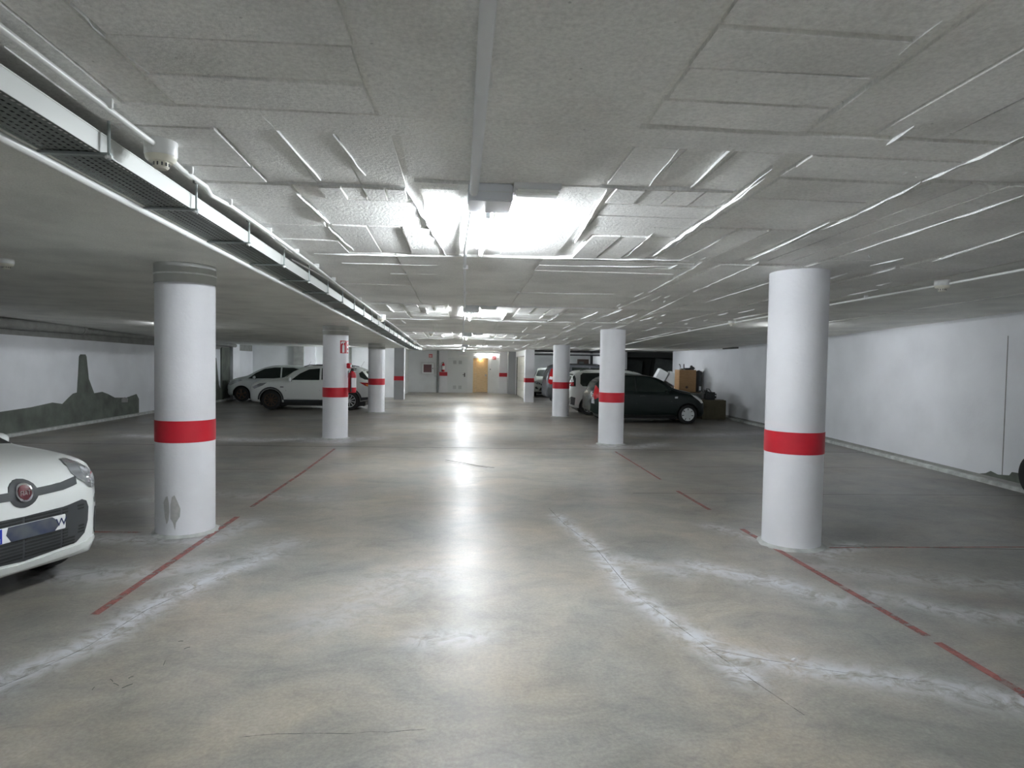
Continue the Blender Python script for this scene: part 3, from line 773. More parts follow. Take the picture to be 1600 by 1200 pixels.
# ------------------------------------------------------------------ conduits
def conduit(pts, r, label, clips, m='pvc', off=.042):
    c = empty('conduit', (0, 0, 0), label, 'conduit', 'white conduits')
    P = []
    for a, b in zip(pts, pts[1:]):
        n = max(1, int(abs(b[1]-a[1])/3))
        for k in range(n): P.append((a[0]+(b[0]-a[0])*k/n, a[1]+(b[1]-a[1])*k/n))
    P.append(pts[-1])
    MB().tube([(x, y, cz(y)-off-r) for x, y in P], r, 10).build('pipe_length', m, c, True)
    for (x, y) in clips:
        MB().box(x-.012-r, x+.012+r, y-.01, y+.01, cz(y)-.046-r, cz(y)-.015, .003).build('clip', 'pvc', c)
    return c
conduit([(-1.47, -2), (-1.468, 2.2), (-1.467, 3.2)], .0135, 'white conduit left of the lane running up to the near smoke detector', [(-1.467, 2.8), (-1.467, 1.9)])
conduit([(-1.475, 3.36), (-1.50, 3.6), (-1.49, 3.9), (-1.535, 4.1), (-1.50, 4.35), (-1.48, 5.2), (-1.47, 6.4), (-1.49, 8), (-1.47, 12.0)], .0125, 'kinked white conduit beyond the near smoke detector beside the cable tray', [(-1.49, 3.66), (-1.505, 4.3), (-1.485, 5.1), (-1.475, 5.9), (-1.47, 6.7), (-1.475, 7.6), (-1.47, 9.5)])
conduit([(-1.47, 12.1), (-1.45, 15), (-1.46, 19), (-1.45, 27)], .014, 'white conduit between the far detectors beside the cable tray', [(-1.46, 14), (-1.455, 18), (-1.455, 22)])
conduit([(-1.62, 6.3), (-1.56, 7.0), (-1.50, 8.2)], .008, 'short thin cable branching from tray to conduit', [])
conduit([(.066, -2), (.066, 3.76)], .026, 'thick grey conduit on the lane centreline running to the first lamp', [(.066, 2.4), (.066, 1.2)], 'greypvc')
conduit([(.066, 4.12), (.03, 5.6), (.035, 7), (.06, 10.3)], .014, 'grey conduit between the first and second ceiling lamps', [(.04, 6.5), (.05, 8.5)], 'greypvc', .025)
conduit([(.066, 10.6), (.06, 16.6)], .018, 'grey conduit between the second and third ceiling lamps', [(.06, 13)], 'greypvc')
conduit([(.066, 17.0), (.06, 23.0)], .018, 'grey conduit between the third and fourth ceiling lamps', [(.06, 20)], 'greypvc')
conduit([(5.28, 1), (5.27, 6.55)], .014, 'white conduit over the right bays running to the right detector', [(5.27, 5.4), (5.27, 3)])
conduit([(5.26, 6.76), (5.18, 8.5), (5.12, 11.66)], .014, 'white conduit over the right bays between the two detectors', [(5.21, 7.9), (5.16, 9.8)])
conduit([(5.1, 11.86), (5.05, 16), (5.3, 22), (5.5, 27)], .015, 'white conduit over the right bays beyond the far detector', [(5.1, 14), (5.2, 19), (5.4, 24)])

# ------------------------------------------------------------------ smoke detectors
def detector(x, y, s, label, deep=False):
    d = empty('smoke_detector', (x, y, cz(y)-.02), label, 'smoke detector', 'smoke detectors')
    h = .062 if deep else .035
    MB().lathe([(0, .02), (.066*s, .02), (.068*s, -.005), (.068*s, -h*s), (.064*s, -(h+.006)*s), (0, -(h+.006)*s)], n=32).build('base', 'pvc', d, True)
    z = -(h+.006)*s
    MB().lathe([(.066*s, z), (.062*s, z-.016*s), (.05*s, z-.026*s), (0, z-.026*s)], n=32).build('body', 'cream', d, True)
    z -= .026*s
    MB().lathe([(.034*s, z), (.034*s, z-.022*s), (.026*s, z-.03*s), (0, z-.03*s)], n=24).build('chamber', 'cream', d, True)
    for k in range(12):
        a = 2*PI*k/12
        MB().box(.0335*s, .036*s, -.003*s, .003*s, z-.019*s, z-.004*s).rot(a).build('slot', 'dplastic', d)
    return d
detector(-1.465, 3.28, 1.08, 'large smoke detector with deep white base beside the cable tray', True)
detector(-1.46, 12.05, 1.1, 'smoke detector hanging beside the tray above the second left column', True)
detector(-1.45, 20.5, 1.0, 'small far smoke detector at the end of the cable tray', True)
detector(5.265, 6.66, 1.15, 'smoke detector on the conduit above the right bays, right of the near column')
detector(5.11, 11.76, 1.0, 'small smoke detector on the conduit left of the near right column')
detector(-4.64, 6.98, 1.0, 'smoke detector at the far left above the parked white hatchback')
detector(4.9, 20.5, 1.0, 'small smoke detector over the white minivan')
detector(-.75, 16.6, 1.0, 'round detector left of the third ceiling lamp')

# ------------------------------------------------------------------ lamps
def lamp(y0, label, x=.165, tl=1.46, tm='tube'):
    z = cz(y0+.8)
    d = empty('ceiling_lamp', (x, y0, z), label, 'ceiling lamp', 'fluorescent ceiling lamps')
    sl = -.0235
    MB().box(-.131, .131, -.02, .30, -.085, .02, .008).build('end_box', 'lampgrey', d)
    MB().box(-.135, .135, -.024, .304, -.034, -.029).build('box_seam', 'greypvc', d)
    MB().box(-.045, .045, .30, tl+.45, -.045, .0, .006).build('housing', 'pvc', d)
    MB().tube([(0, .33, -.098), (0, .33+tl, -.098)], .014, 12).build('tube', tm, d, True)
    for yy in (.32, .33+tl):
        MB().box(-.016, .016, yy-.012, yy+.012, -.115, -.04, .003).build('tube_holder', 'pvc', d)
    return d
def emergency(y0, label):
    z = cz(y0)
    d = empty('emergency_light', (.44, y0, z), label, 'emergency light', 'emergency lights beside the ceiling lamps')
    MB().box(-.14, .14, -.045, .055, -.035, .01, .006).build('case', 'greypvc', d)
    MB().box(-.13, .13, -.040, .050, -.065, -.033, .01).build('diffuser', 'clear', d)
    return d
for k, (y0, nm) in enumerate([(3.82, 'first'), (10.32, 'second'), (16.7, 'third'), (23.15, 'fourth'), (-2.6, None)]):
    lamp(y0, f'{nm} ceiling lamp from the camera, grey box with glowing tube' if nm else 'ceiling lamp behind the camera, grey box with glowing tube')
    if nm: emergency(y0-.02, f'slim emergency light beside the {nm} ceiling lamp')
# lamp over the turning area behind; those after it are added fill
lamp(-8.0, 'ceiling lamp at the back wall behind the camera')
MT['tube_fill_weak'] = mat_emit('weak_fill_tube', (.92, .95, 1.0), TUBE*.4)  # weaker tube for the added fill lamps
lamp(29.5, 'added fill lamp nearest the door wall, beyond the square columns')  # added to brighten the far wall
MT['tube_fill'] = mat_emit('added_fill_tube', (.92, .95, 1.0), TUBE*.8)  # tube of the added fill lamps, just under full strength
lamp(29.2, 'added fill lamp over the bays behind the second left column', -5.7, .8, 'tube')  # this and the next four are added, hidden behind columns, to brighten the bays
lamp(15.0, 'added fill lamp over the bays behind the nearest left column', -6.72, .8, 'tube_fill_weak')
lamp(24.6, 'added fill lamp over the bays behind the second right column', 6.0, .8, 'tube_fill')
lamp(11.6, 'added fill lamp over the bays behind the nearest right column', 6.52, .8, 'tube_fill_weak')
lamp(35.6, 'added fill lamp inside the open garage box behind the third right column', 5.75, .8, 'tube_fill')

# ------------------------------------------------------------------ door wall at the end of the lane
YW = 37.6
def sign(x, z, kind, label, parent_loc=None):
    d = empty('fire_sign', (x, YW-.002, z), label, 'sign', 'red fire signs on the far wall')
    MB().box(-.115, .115, -.012, .0, -.11, .11).build('plate', 'red', d)
    b = MB()
    b.box(-.112, -.10, -.015, -.010, -.107, .107).box(.10, .112, -.015, -.010, -.107, .107)
    b.box(-.112, .112, -.015, -.010, .095, .107).box(-.112, .112, -.015, -.010, -.107, -.095)
    b.build('white_border', 'white', d)
    b = MB()
    if kind == 'extinguisher':
        b.box(-.035, -.005, -.016, -.010, -.07, .03).box(-.05, .01, -.016, -.010, .045, .06).box(.03, .065, -.016, -.010, -.07, .0).box(.02, .075, -.016, -.010, .01, .05)
    elif kind == 'reel':
        b.lathe([(.018, -.003), (.045, -.003), (.045, .003), (.018, .003)], (.02, -.013, .0), 'Y', 20).box(-.07, -.045, -.016, -.010, -.06, .05).box(-.04, .06, -.016, -.010, -.075, -.06)
    else:
        b.box(-.065, -.02, -.016, -.010, -.065, -.0).box(-.06, -.03, -.016, -.010, .02, .06).box(.03, .045, -.016, -.010, -.06, .06).box(.0, .07, -.016, -.010, .03, .045)
    b.build('pictogram', 'white', d)
    return d
def wx(px): return (px-719)*.0376
sign(-1.72, 2.13, 'reel', 'small red sign above the white hose reel cabinet')
sign(-.95, 2.10, 'extinguisher', 'small red sign above the wall extinguisher at the far pillar')
sign(1.98+.02, 2.07, 'alarm', 'small red sign right of the wooden door')
# hose reel cabinet
t = empty('hose_cabinet', (-1.86, YW, 1.40), 'white fire hose cabinet with dark red glass on the far wall', 'cabinet')
MB().box(-.36, .36, -.22, 0, -.33, .33, .008).build('case', 'rawlight', t)  # case greyed to imitate the shadow on its side
b = MB(); 
b.box(-.35, -.25, -.245, -.22, -.32, .32).box(.22, .35, -.245, -.22, -.32, .32).box(-.25, .22, -.245, -.22, .23, .32).box(-.25, .22, -.245, -.22, -.32, -.23)
b.build('door_frame', 'doorwhite', t)
MB().box(-.25, .22, -.232, -.222, -.23, .23).build('pane', 'glassred', t)
MB().cyl((.285, -.245, .0), (.285, -.275, .0), .03, 12).build('lock', 'black', t)
t = empty('valve_box', (-1.42, YW, .98), 'small round white valve box below the hose cabinet', 'valve')
MB().lathe([(0, -.08), (.06, -.08), (.08, -.05), (.085, 0), (0, 0)], n=20, axis='Y').build('body', 'doorwhite', t, True)
MB().cyl((.0, -.08, 0), (.0, -.11, .0), .02, 10).build('spindle', 'chrome', t)
# pipe, pillar with band, extinguisher
t = empty('downpipe', (-1.28, 37.3, 0), 'grey downpipe running from ceiling to floor at the far wall', 'pipe')
MT['downpipe'] = mat('dark_grey_pipe', (.20, .21, .215), .5)
MB().cyl((0, 0, 0), (0, 0, 2.45), .06, 16).build('pipe_body', 'downpipe', t, True)
for z in (.6, 1.5, 2.2): MB().cyl((0, 0, z-.02), (0, 0, z+.02), .068, 16).box(-.02, .02, 0, .3, z-.015, z+.015).build('clip', 'bracket', t)
def pillar(x0, x1, label, m='column', d=.12):
    t = empty('wall_pillar', ((x0+x1)/2, YW-d/2, 0), label, 'pillar', 'banded pillars on the far wall'); w = (x1-x0)/2
    MB().box(-w, w, -d/2, d/2, 0, 2.452).build('shaft', m, t)
    MB().box(-w-.003, w+.003, -d/2-.004, d/2, .98, 1.20).build('red_band', 'red', t)
pillar(-1.19, -.74, 'white wall pillar with red band behind the wall extinguisher')
pillar(2.30, 2.76, 'white wall pillar with red band right of the wooden door', 'column')
struct(MB().box(2.76, 3.18, 36.6, 37.6, 0, 2.46).build('wall_return', 'greycol' if False else MT['greycol']))  # grey colour stands for the return's face in shade
def extinguisher(loc, rz, label, s=1.):
    e = empty('fire_extinguisher', loc, label, 'fire extinguisher', None, rz)
    MB().lathe([(0, 0), (.07*s, 0), (.078*s, .012), (.08*s, .05), (.08*s, .40), (.07*s, .45), (.03*s, .485), (.022*s, .50), (0, .50)], n=28).build('cylinder', 'red', e, True)
    MB().lathe([(.0805*s, .12), (.0815*s, .121), (.0815*s, .34), (.0805*s, .341)], n=20, arc=PI*.9, a0=-PI*.95).build('label_print', 'white', e, True)
    b = MB().box(-.012, .012, -.11, .03, .545, .565, .003); b.box(-.012, .012, -.10, .02, .515, .528, .003).box(-.018, .018, -.03, .03, .49, .55, .004)
    b.build('valve_handle', 'black', e)
    MB().cyl((.018, -.02, .52), (.045, -.02, .52), .018, 12).build('gauge', 'chrome', e)
    MB().tube([(-.015, 0, .52), (-.06, -.01, .55), (-.105, -.02, .50), (-.11, -.02, .36), (-.10, -.02, .22), (-.098, -.02, .10)], .011, 8).build('hose', 'black', e, True)
    MB().cyl((-.098, -.02, .12), (-.098, -.02, .02), .013, 10, .02).build('horn', 'black', e)
    MB().box(-.03, .03, .07, .095, .35, .50).build('wall_hook', 'bracket', e)
    return e
extinguisher((-.97, YW-.12-.1, 1.22), 0, 'red fire extinguisher hanging on the far white wall pillar')
# white metal door
t = empty('metal_door', (-.13, YW, 0), 'plain white metal door with four small vents on the far wall', 'door')
b = MB(); b.box(-.56, -.50, -.035, .0, 0, 2.02).box(.50, .56, -.035, 0, 0, 2.02).box(-.56, .56, -.035, 0, 1.97, 2.03); b.build('door_frame', 'doorwhite', t)
MB().box(-.495, .495, -.028, -.002, .02, 1.965).build('door_leaf', 'doorwhite', t)
MT['vent'] = mat('pale_vent', (.52, .55, .56), .5)
for vx in (-.18, .14):
    for vz in (1.68, .22):
        b = MB(); b.box(vx-.095, vx+.095, -.036, -.028, vz, vz+.20)
        for k in range(5): b.box(vx-.085, vx+.085, -.042, -.035, vz+.02+k*.036, vz+.036+k*.036)
        b.build('vent', 'vent', t)
MB().box(.37, .43, -.05, -.028, .93, 1.17, .006).build('handle_plate', 'black', t)
MB().box(.28, .41, -.085, -.065, 1.05, 1.08, .004).box(.385, .41, -.085, -.04, 1.05, 1.08).build('handle', 'black', t)
# lamp panel over the door, small plate
t = empty('wall_lamp', (1.55, YW, 2.22), 'bright slim wall lamp over the wooden door', 'lamp')
MB().box(-.62, .62, -.09, 0, .10, .16, .006).build('housing', 'doorwhite', t)
MB().box(-.58, .58, -.085, -.02, .065, .10, .006).build('tube', mat_emit('wall_lamp_glow', (1, .97, .9), 5.), t)
t = empty('strip_light', (.18, YW, 2.16), 'slim grey strip light above the white metal door', 'emergency light')
MB().box(-.26, .26, -.05, 0, -.035, .035, .006).build('case', 'greypvc', t)
MB().box(-.24, .24, -.06, -.05, -.025, .025).build('diffuser', 'clear', t)
# wooden door in its lit recess (opening x 1.14..2.10 in the wall)
DX0, DX1 = .76, 1.62
R_ = MT['wallfar']
struct(MB().box(.60, .76, 37.8, 38.9, 0, 2.1).box(1.64, 1.8, 37.8, 38.9, 0, 2.1).box(.6, 1.8, 37.8, 38.9, 2.04, 2.1).box(.6, 1.8, 38.9, 39.0, 0, 2.1).build('wall_entry_recess', R_))
t = empty('wooden_door', (1.2, 38.05, 0), 'pale beech door standing in the lit recess of the far wall', 'door')
b = MB(); b.box(-.44, -.29, -.04, .06, 0, 2.03).box(-.29, -.26, -.05, .06, 0, 2.0).box(.41, .44, -.04, .06, 0, 2.03).box(-.44, .44, -.04, .06, 1.97, 2.035); b.build('door_frame', 'wood', t)
MB().box(-.255, .405, -.02, .03, .03, 1.965).build('door_leaf', 'wood', t)
MB().box(.30, .36, -.035, -.02, .98, 1.10).build('handle_plate', 'chrome', t)
MB().box(.24, .34, -.07, -.055, 1.03, 1.05, .004).box(.32, .34, -.07, -.03, 1.03, 1.05).build('handle', 'chrome', t)
for z in (.3, 1.1, 1.75): MB().cyl((-.262, -.06, z-.05), (-.262, -.06, z+.05), .012, 8).build('hinge', 'chrome', t)
t = empty('recess_lamp', (1.2, 37.92, 2.04), 'small warm lamp in the door recess', 'lamp')
MB().lathe([(0, 0), (.06, 0), (.065, -.012), (.05, -.02), (0, -.02)], n=20).build('diffuser', 'warm', t, True)
t = empty('light_switch', (1.77, YW, 1.40), 'grey round switch with conduit right of the wooden door', 'switch')
MB().box(-.05, .05, -.05, 0, -.06, .06, .01).build('case', 'greypvc', t)
MB().cyl((0, -.05, 0), (0, -.06, 0), .03, 16).build('button', 'black', t)
MB().cyl((0, -.02, .06), (0, -.02, 1.04), .012, 8).build('conduit_drop', 'pvc', t, True)

# side wall with the sectional door, facing the lane
struct(MB().box(3.18, 3.34, 30.0, 30.35, 0, 2.46).box(3.18, 3.34, 35.9, 37.6, 0, 2.46).box(3.18, 3.34, 30.35, 35.9, 2.14, 2.46).build('wall_side_far_right', 'wallfar'))
t = empty('sectional_door', (3.24, 33.1, 0), 'cream sectional garage door in the side wall by the lane end', 'garage door')
for k in range(5): MB().box(-.03, .03, -2.74, 2.74, .012+k*.424, .428+k*.424, .006).build('door_section', 'rolldoor', t)
b = MB(); b.box(-.07, .0, -2.82, -2.75, 0, 2.14).box(-.07, .0, 2.75, 2.82, 0, 2.14).box(-.07, 0, -2.82, 2.82, 2.125, 2.18); b.build('door_frame', 'dplastic', t)
MB().box(-.06, -.03, 2.4, 2.52, .95, .98).build('handle', 'black', t)

# open garage boxes at the far right
struct(MB().box(3.34, 8.3, 40.2, 40.4, 0, 2.5).build('wall_far_right', 'wallfar'))
struct(MB().box(7.72, 8.20, 31.0, 31.3, 0, 2.46).build('wall_pier', 'column'))
struct(MB().box(8.05, 8.2, 31.3, 40.2, 0, 2.46).build('wall_box_right', 'wallfar'))
t = empty('garage_frame', (5.6, 31.1, 0), 'dark steel door frame across the open garage boxes', 'door frame')
MB().box(-2.08, -1.99, -.04, .04, 0, 2.42).build('post', 'dplastic', t)
MB().box(.78, .90, -.04, .04, 0, 2.42).build('post', 'dplastic', t)
MB().box(-2.08, 2.11, -.05, .05, 2.36, 2.45).build('header', 'dplastic', t)
MB().box(-2.0, 2.10, -.03, .03, 2.21, 2.27).build('rail', 'dplastic', t)
MB().box(-2.0, 2.10, -.05, .0, 2.28, 2.34).build('cover_strip', 'doorwhite', t)
t = empty('brown_cupboard', (7.72, 39.9, 0), 'dark brown tall cupboard at the back of the open garage box', 'cupboard')
MB().box(-.32, .32, -.25, .25, 0, 2.1, .01).build('body', 'brown', t)
MB().box(-.31, -.01, -.27, -.25, .05, 2.05).build('door', 'brown', t); MB().box(.01, .31, -.27, -.25, .05, 2.05).build('door', 'brown', t)
MB().box(-.30, .0, -.285, -.27, 1.2, 1.95).build('pane', 'greysheet', t)

# dark alcove behind the right wall end with leaning sheets
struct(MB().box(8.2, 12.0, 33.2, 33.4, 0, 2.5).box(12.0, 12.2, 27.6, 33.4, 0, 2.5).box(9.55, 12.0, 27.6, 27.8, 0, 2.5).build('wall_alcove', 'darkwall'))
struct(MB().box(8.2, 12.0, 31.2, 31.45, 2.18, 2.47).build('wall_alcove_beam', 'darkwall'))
def sheet(x, y, w, h, tilt, lean, label, m='greysheet'):
    t = empty('leaning_sheet', (x, y, .0), label, 'sheet', 'sheets leaning in the dark alcove')
    MB().box(-w/2, w/2, -.015, .015, 0, h).rot(tilt, 'Y').rot(lean, 'X').move((0, 0, max(0, math.sin(abs(tilt))*w/2)+.02)).build('panel', m, t)
    return t
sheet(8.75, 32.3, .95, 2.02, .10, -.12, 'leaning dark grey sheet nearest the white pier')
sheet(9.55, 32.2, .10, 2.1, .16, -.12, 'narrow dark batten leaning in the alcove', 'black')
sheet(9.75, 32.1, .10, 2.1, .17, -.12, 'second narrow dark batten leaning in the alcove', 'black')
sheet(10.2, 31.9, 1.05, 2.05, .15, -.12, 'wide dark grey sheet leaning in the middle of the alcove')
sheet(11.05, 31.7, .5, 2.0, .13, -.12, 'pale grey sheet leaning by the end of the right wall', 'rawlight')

# ------------------------------------------------------------------ things piled at the right wall
t = empty('cardboard_box', (8.72, 21.55, 0), 'large olive cardboard box on the floor in front of the dark hatchback', 'box', None, -.05)
MB().box(-.42, .40, -.3, .3, 0, .66, .012).build('carton', 'card', t)
MB().box(-.30, -.02, -.312, -.298, .02, .46, .003).build('flap', 'card', t)
MB().box(-.0, .36, -.310, -.298, .02, .47, .003).build('flap', 'card', t)
MB().box(-.43, .41, -.04, .04, .655, .668).build('tape', 'card2', t)
t = empty('dark_carton', (8.05, 21.9, 0), 'dark shadowed carton beside the nose of the dark hatchback', 'box')
MB().box(-.22, .22, -.25, .25, 0, .60, .01).build('carton', 'card2', t); MB().box(-.225, .225, -.03, .03, .595, .605).build('tape', 'card', t)
t = empty('black_bag', (8.62, 21.5, .668), 'black shiny bag standing on the olive cardboard box', 'bag')
b = MB().box(-.24, .20, -.16, .16, 0, .26, .05); b.box(-.22, -.06, -.14, .14, .2, .33, .05); b.build('body', 'black', t, True)
MB().tube([(-.14, 0, .30), (-.12, 0, .37), (-.02, 0, .36), (.06, 0, .25)], .014, 8).build('handle', 'dplastic', t, True)
MB().cyl((.14, -.165, .15), (.14, -.175, .15), .022, 10).build('buckle', 'chrome', t)
# low bench carrying the cabinet
t = empty('work_bench', (8.55, 24.1, 0), 'cluttered dark bench below the orange wooden cabinet', 'bench')
MB().box(-.52, .62, -.4, .4, .78, .82, .004).build('bench_top', 'card2', t)
for sx in (-.48, .57):
    for sy in (-.35, .35): MB().box(sx-.03, sx+.03, sy-.03, sy+.03, 0, .78).build('leg', 'dplastic', t)
MB().box(-.48, .57, -.34, .34, .25, .28).build('shelf', 'card2', t)
t = empty('wood_cabinet', (8.66, 24.05, .823), 'orange wooden cabinet standing on the bench by the right wall', 'cabinet')
MB().box(-.33, .33, -.26, .26, 0, .84, .008).build('body', 'woodbox', t)
MB().box(-.32, -.003, -.278, -.26, .01, .83, .003).build('door', 'woodbox', t); MB().box(.003, .32, -.278, -.26, .01, .83, .003).build('door', 'woodbox', t)
MB().cyl((-.04, -.278, .18), (-.04, -.31, .18), .045, 14).build('knob', 'brown', t)
t = empty('dark_suitcase', (9.15, 24.0, .823), 'dark narrow case standing beside the wooden cabinet', 'case')
MB().box(-.07, .09, -.2, .2, 0, .80, .03).build('body', 'dplastic', t, True); MB().box(-.03, .05, -.205, -.19, .06, .22).build('clasp', 'chrome', t); MB().box(-.03, .05, -.06, .06, .79, .83, .01).build('handle', 'black', t)
t = empty('tool_bundle', (8.66, 24.0, 1.666), 'black clamps and tools lying on top of the wooden cabinet', 'tools')
MB().tube([(-.24, 0, 0.01), (-.22, 0, .10), (-.24, 0, .19), (-.28, 0, .21)], .016, 8).build('clamp', 'black', t, True)
MB().tube([(-.08, 0, 0.01), (-.085, 0, .22)], .02, 8).build('bar', 'black', t, True)
MB().box(-.05, .16, -.1, .1, .0, .07, .02).box(.14, .33, -.12, .12, 0, .12, .04).box(.17, .25, -.06, .06, .1, .17, .02).build('tool_box', 'black', t, True)
MB().box(-.2, -.1, -.06, .06, 0, .05, .01).build('pale_box', 'card', t)
def carton(x, y, z, w, d, h, rz, label, m='card2', cat='box'):
    t = empty('carton', (x, y, z), label, cat, 'junk around the bench', rz)
    MB().box(-w/2, w/2, -d/2, d/2, 0, h, .008).build('body', m, t)
    MB().box(-w/2-.002, w/2+.002, -.03, .03, h-.002, h+.003).build('tape', 'card', t)
carton(8.33, 24.0, .283, .38, .4, .38, .1, 'dark carton on the shelf of the bench')
carton(8.85, 24.0, .283, .40, .4, .30, -.1, 'second dark carton on the shelf of the bench')
carton(8.3, 23.3, 0, .5, .4, .74, .15, 'dark brown carton on the floor before the bench')
carton(8.85, 23.2, 0, .4, .35, .80, -.1, 'grey brown carton on the floor under the black bag level', 'greysheet')
# stack with the tilted white boxes
carton(8.35, 26.2, 0, 1.0, .6, .95, 0, 'big brown carton carrying the tilted white boxes')
def wbox(x, y, z, w, d, h, ry, label, logo):
    t = empty('white_box', (x, y, z), label, 'box', 'tilted white boxes'); t.rotation_euler = (0, ry, 0)
    MB().box(-w/2, w/2, -d/2, d/2, 0, h, .006).build('body', 'doorwhite', t)
    MB().box(-w/2-.001, w/2+.001, -.02, .02, h-.001, h+.003).build('tape', 'kerb', t)
    if logo: MB().box(-w/2+.06, -w/2+.20, -d/2-.004, -d/2+.001, .05, .11).build('print', 'navy', t)
wbox(8.15, 26.1, 1.052, .40, .36, .62, .50, 'white box with a blue print tipped over behind the dark hatchback', True)
wbox(8.72, 26.15, 1.066, .46, .40, .46, .50, 'plain white box tipped against the printed white box', False)
t = empty('standing_panel', (9.18, 25.9, 0), 'grey standing panel between the white boxes and the wooden cabinet', 'panel')
MB().prism([(-.28, 0), (-.28, 1.35), (-.2, 1.5), (-.05, 1.52), (.06, 1.40), (.1, 1.2), (.1, 0)], -.02, .02).build('sheet', 'rawlight', t)
# black tyre at the right edge of the view
t = empty('spare_tyre', (rx(8.6)-.13, 8.62, .32), 'black tyre leaning flat against the right wall', 'tyre', None, PI/2-.088)
MB().lathe([(.20, -.07), (.27, -.095), (.31, -.085), (.32, -.05), (.32, .05), (.31, .085), (.27, .095), (.20, .07), (.19, 0), (.20, -.07)], n=40, axis='Y').build('tyre_body', 'rubber', t, True)
MB().lathe([(.19, -.06), (.17, -.02), (.10, -.03), (.04, -.035), (0, -.035), (0, .035), (.17, .03), (.19, .06)], n=30, axis='Y').build('rim', 'rim', t, True)

# ------------------------------------------------------------------ column fittings
b = MB()
for (nm_, ps_, m_, e_) in [('sign_border', [(28, 88)], 'white', .003), ('sign_plate', [(30, 63), (66, 86)], 'red', .005)]:
    for a0, a1 in ps_:
        n_ = 8; dz_ = 0 if nm_ == 'sign_border' else .015
        col_patch(cL2, [(a0+(a1-a0)*i/n_, 1.97+dz_) for i in range(n_+1)]+[(a1-(a1-a0)*i/n_, 2.29-dz_) for i in range(n_+1)], m_, nm_, e_)
col_patch(cL2, [(40, 2.0), (40, 2.16), (43, 2.18), (49, 2.18), (52, 2.16), (52, 2.0)], 'white', 'sign_pictogram', .008)
col_patch(cL2, [(34, 2.19), (34, 2.24), (38, 2.255), (56, 2.255), (56, 2.235), (48, 2.225), (48, 2.19), (44, 2.19), (43, 2.225), (38, 2.21)], 'white', 'sign_pictogram', .008)
for k in range(3): col_patch(cL2, [(71, 2.01+k*.09), (71, 2.07+k*.09), (81, 2.07+k*.09), (81, 2.01+k*.09)], 'white', 'sign_pictogram', .008)
extinguisher((-2.49, 15.08, 1.08), PI/2-.3, 'red fire extinguisher hanging on the right side of the second left column', 1.15)
t = empty('alarm_box', (-2.585, 15.0, 1.70), 'small red and white box above the column extinguisher', 'box', None, PI/2-.2)
MB().box(-.06, .06, -.08, .0, -.06, .06, .01).build('case', 'red', t); MB().box(-.03, .03, -.09, -.08, -.03, .03).build('plate', 'white', t)

# ------------------------------------------------------------------ cars
def pchip(xs, ys, x):
    n = len(xs)
    if x <= xs[0]: return ys[0]
    if x >= xs[-1]: return ys[-1]
    h = [xs[i+1]-xs[i] for i in range(n-1)]; d = [(ys[i+1]-ys[i])/h[i] for i in range(n-1)]
    m = [d[0]]+[0 if d[i-1]*d[i] <= 0 else 2*d[i-1]*d[i]/(d[i-1]+d[i]) for i in range(1, n-1)]+[d[-1]]
    i = max(k for k in range(n-1) if xs[k] <= x); t = (x-xs[i])/h[i]
    return (2*t**3-3*t*t+1)*ys[i]+(t**3-2*t*t+t)*h[i]*m[i]+(-2*t**3+3*t*t)*ys[i+1]+(t**3-t*t)*h[i]*m[i+1]
def catmull(P, sub=3):
    out = []
    n = len(P)
    for i in range(n-1):
        p0 = P[max(i-1, 0)]; p1 = P[i]; p2 = P[i+1]; p3 = P[min(i+2, n-1)]
        for k in range(sub):
            t = k/sub
            out.append(tuple(.5*((2*p1[j])+(-p0[j]+p2[j])*t+(2*p0[j]-5*p1[j]+4*p2[j]-p3[j])*t*t+(-p0[j]+3*p1[j]-3*p2[j]+p3[j])*t**3) for j in range(2)))
    out.append(P[-1]); return out
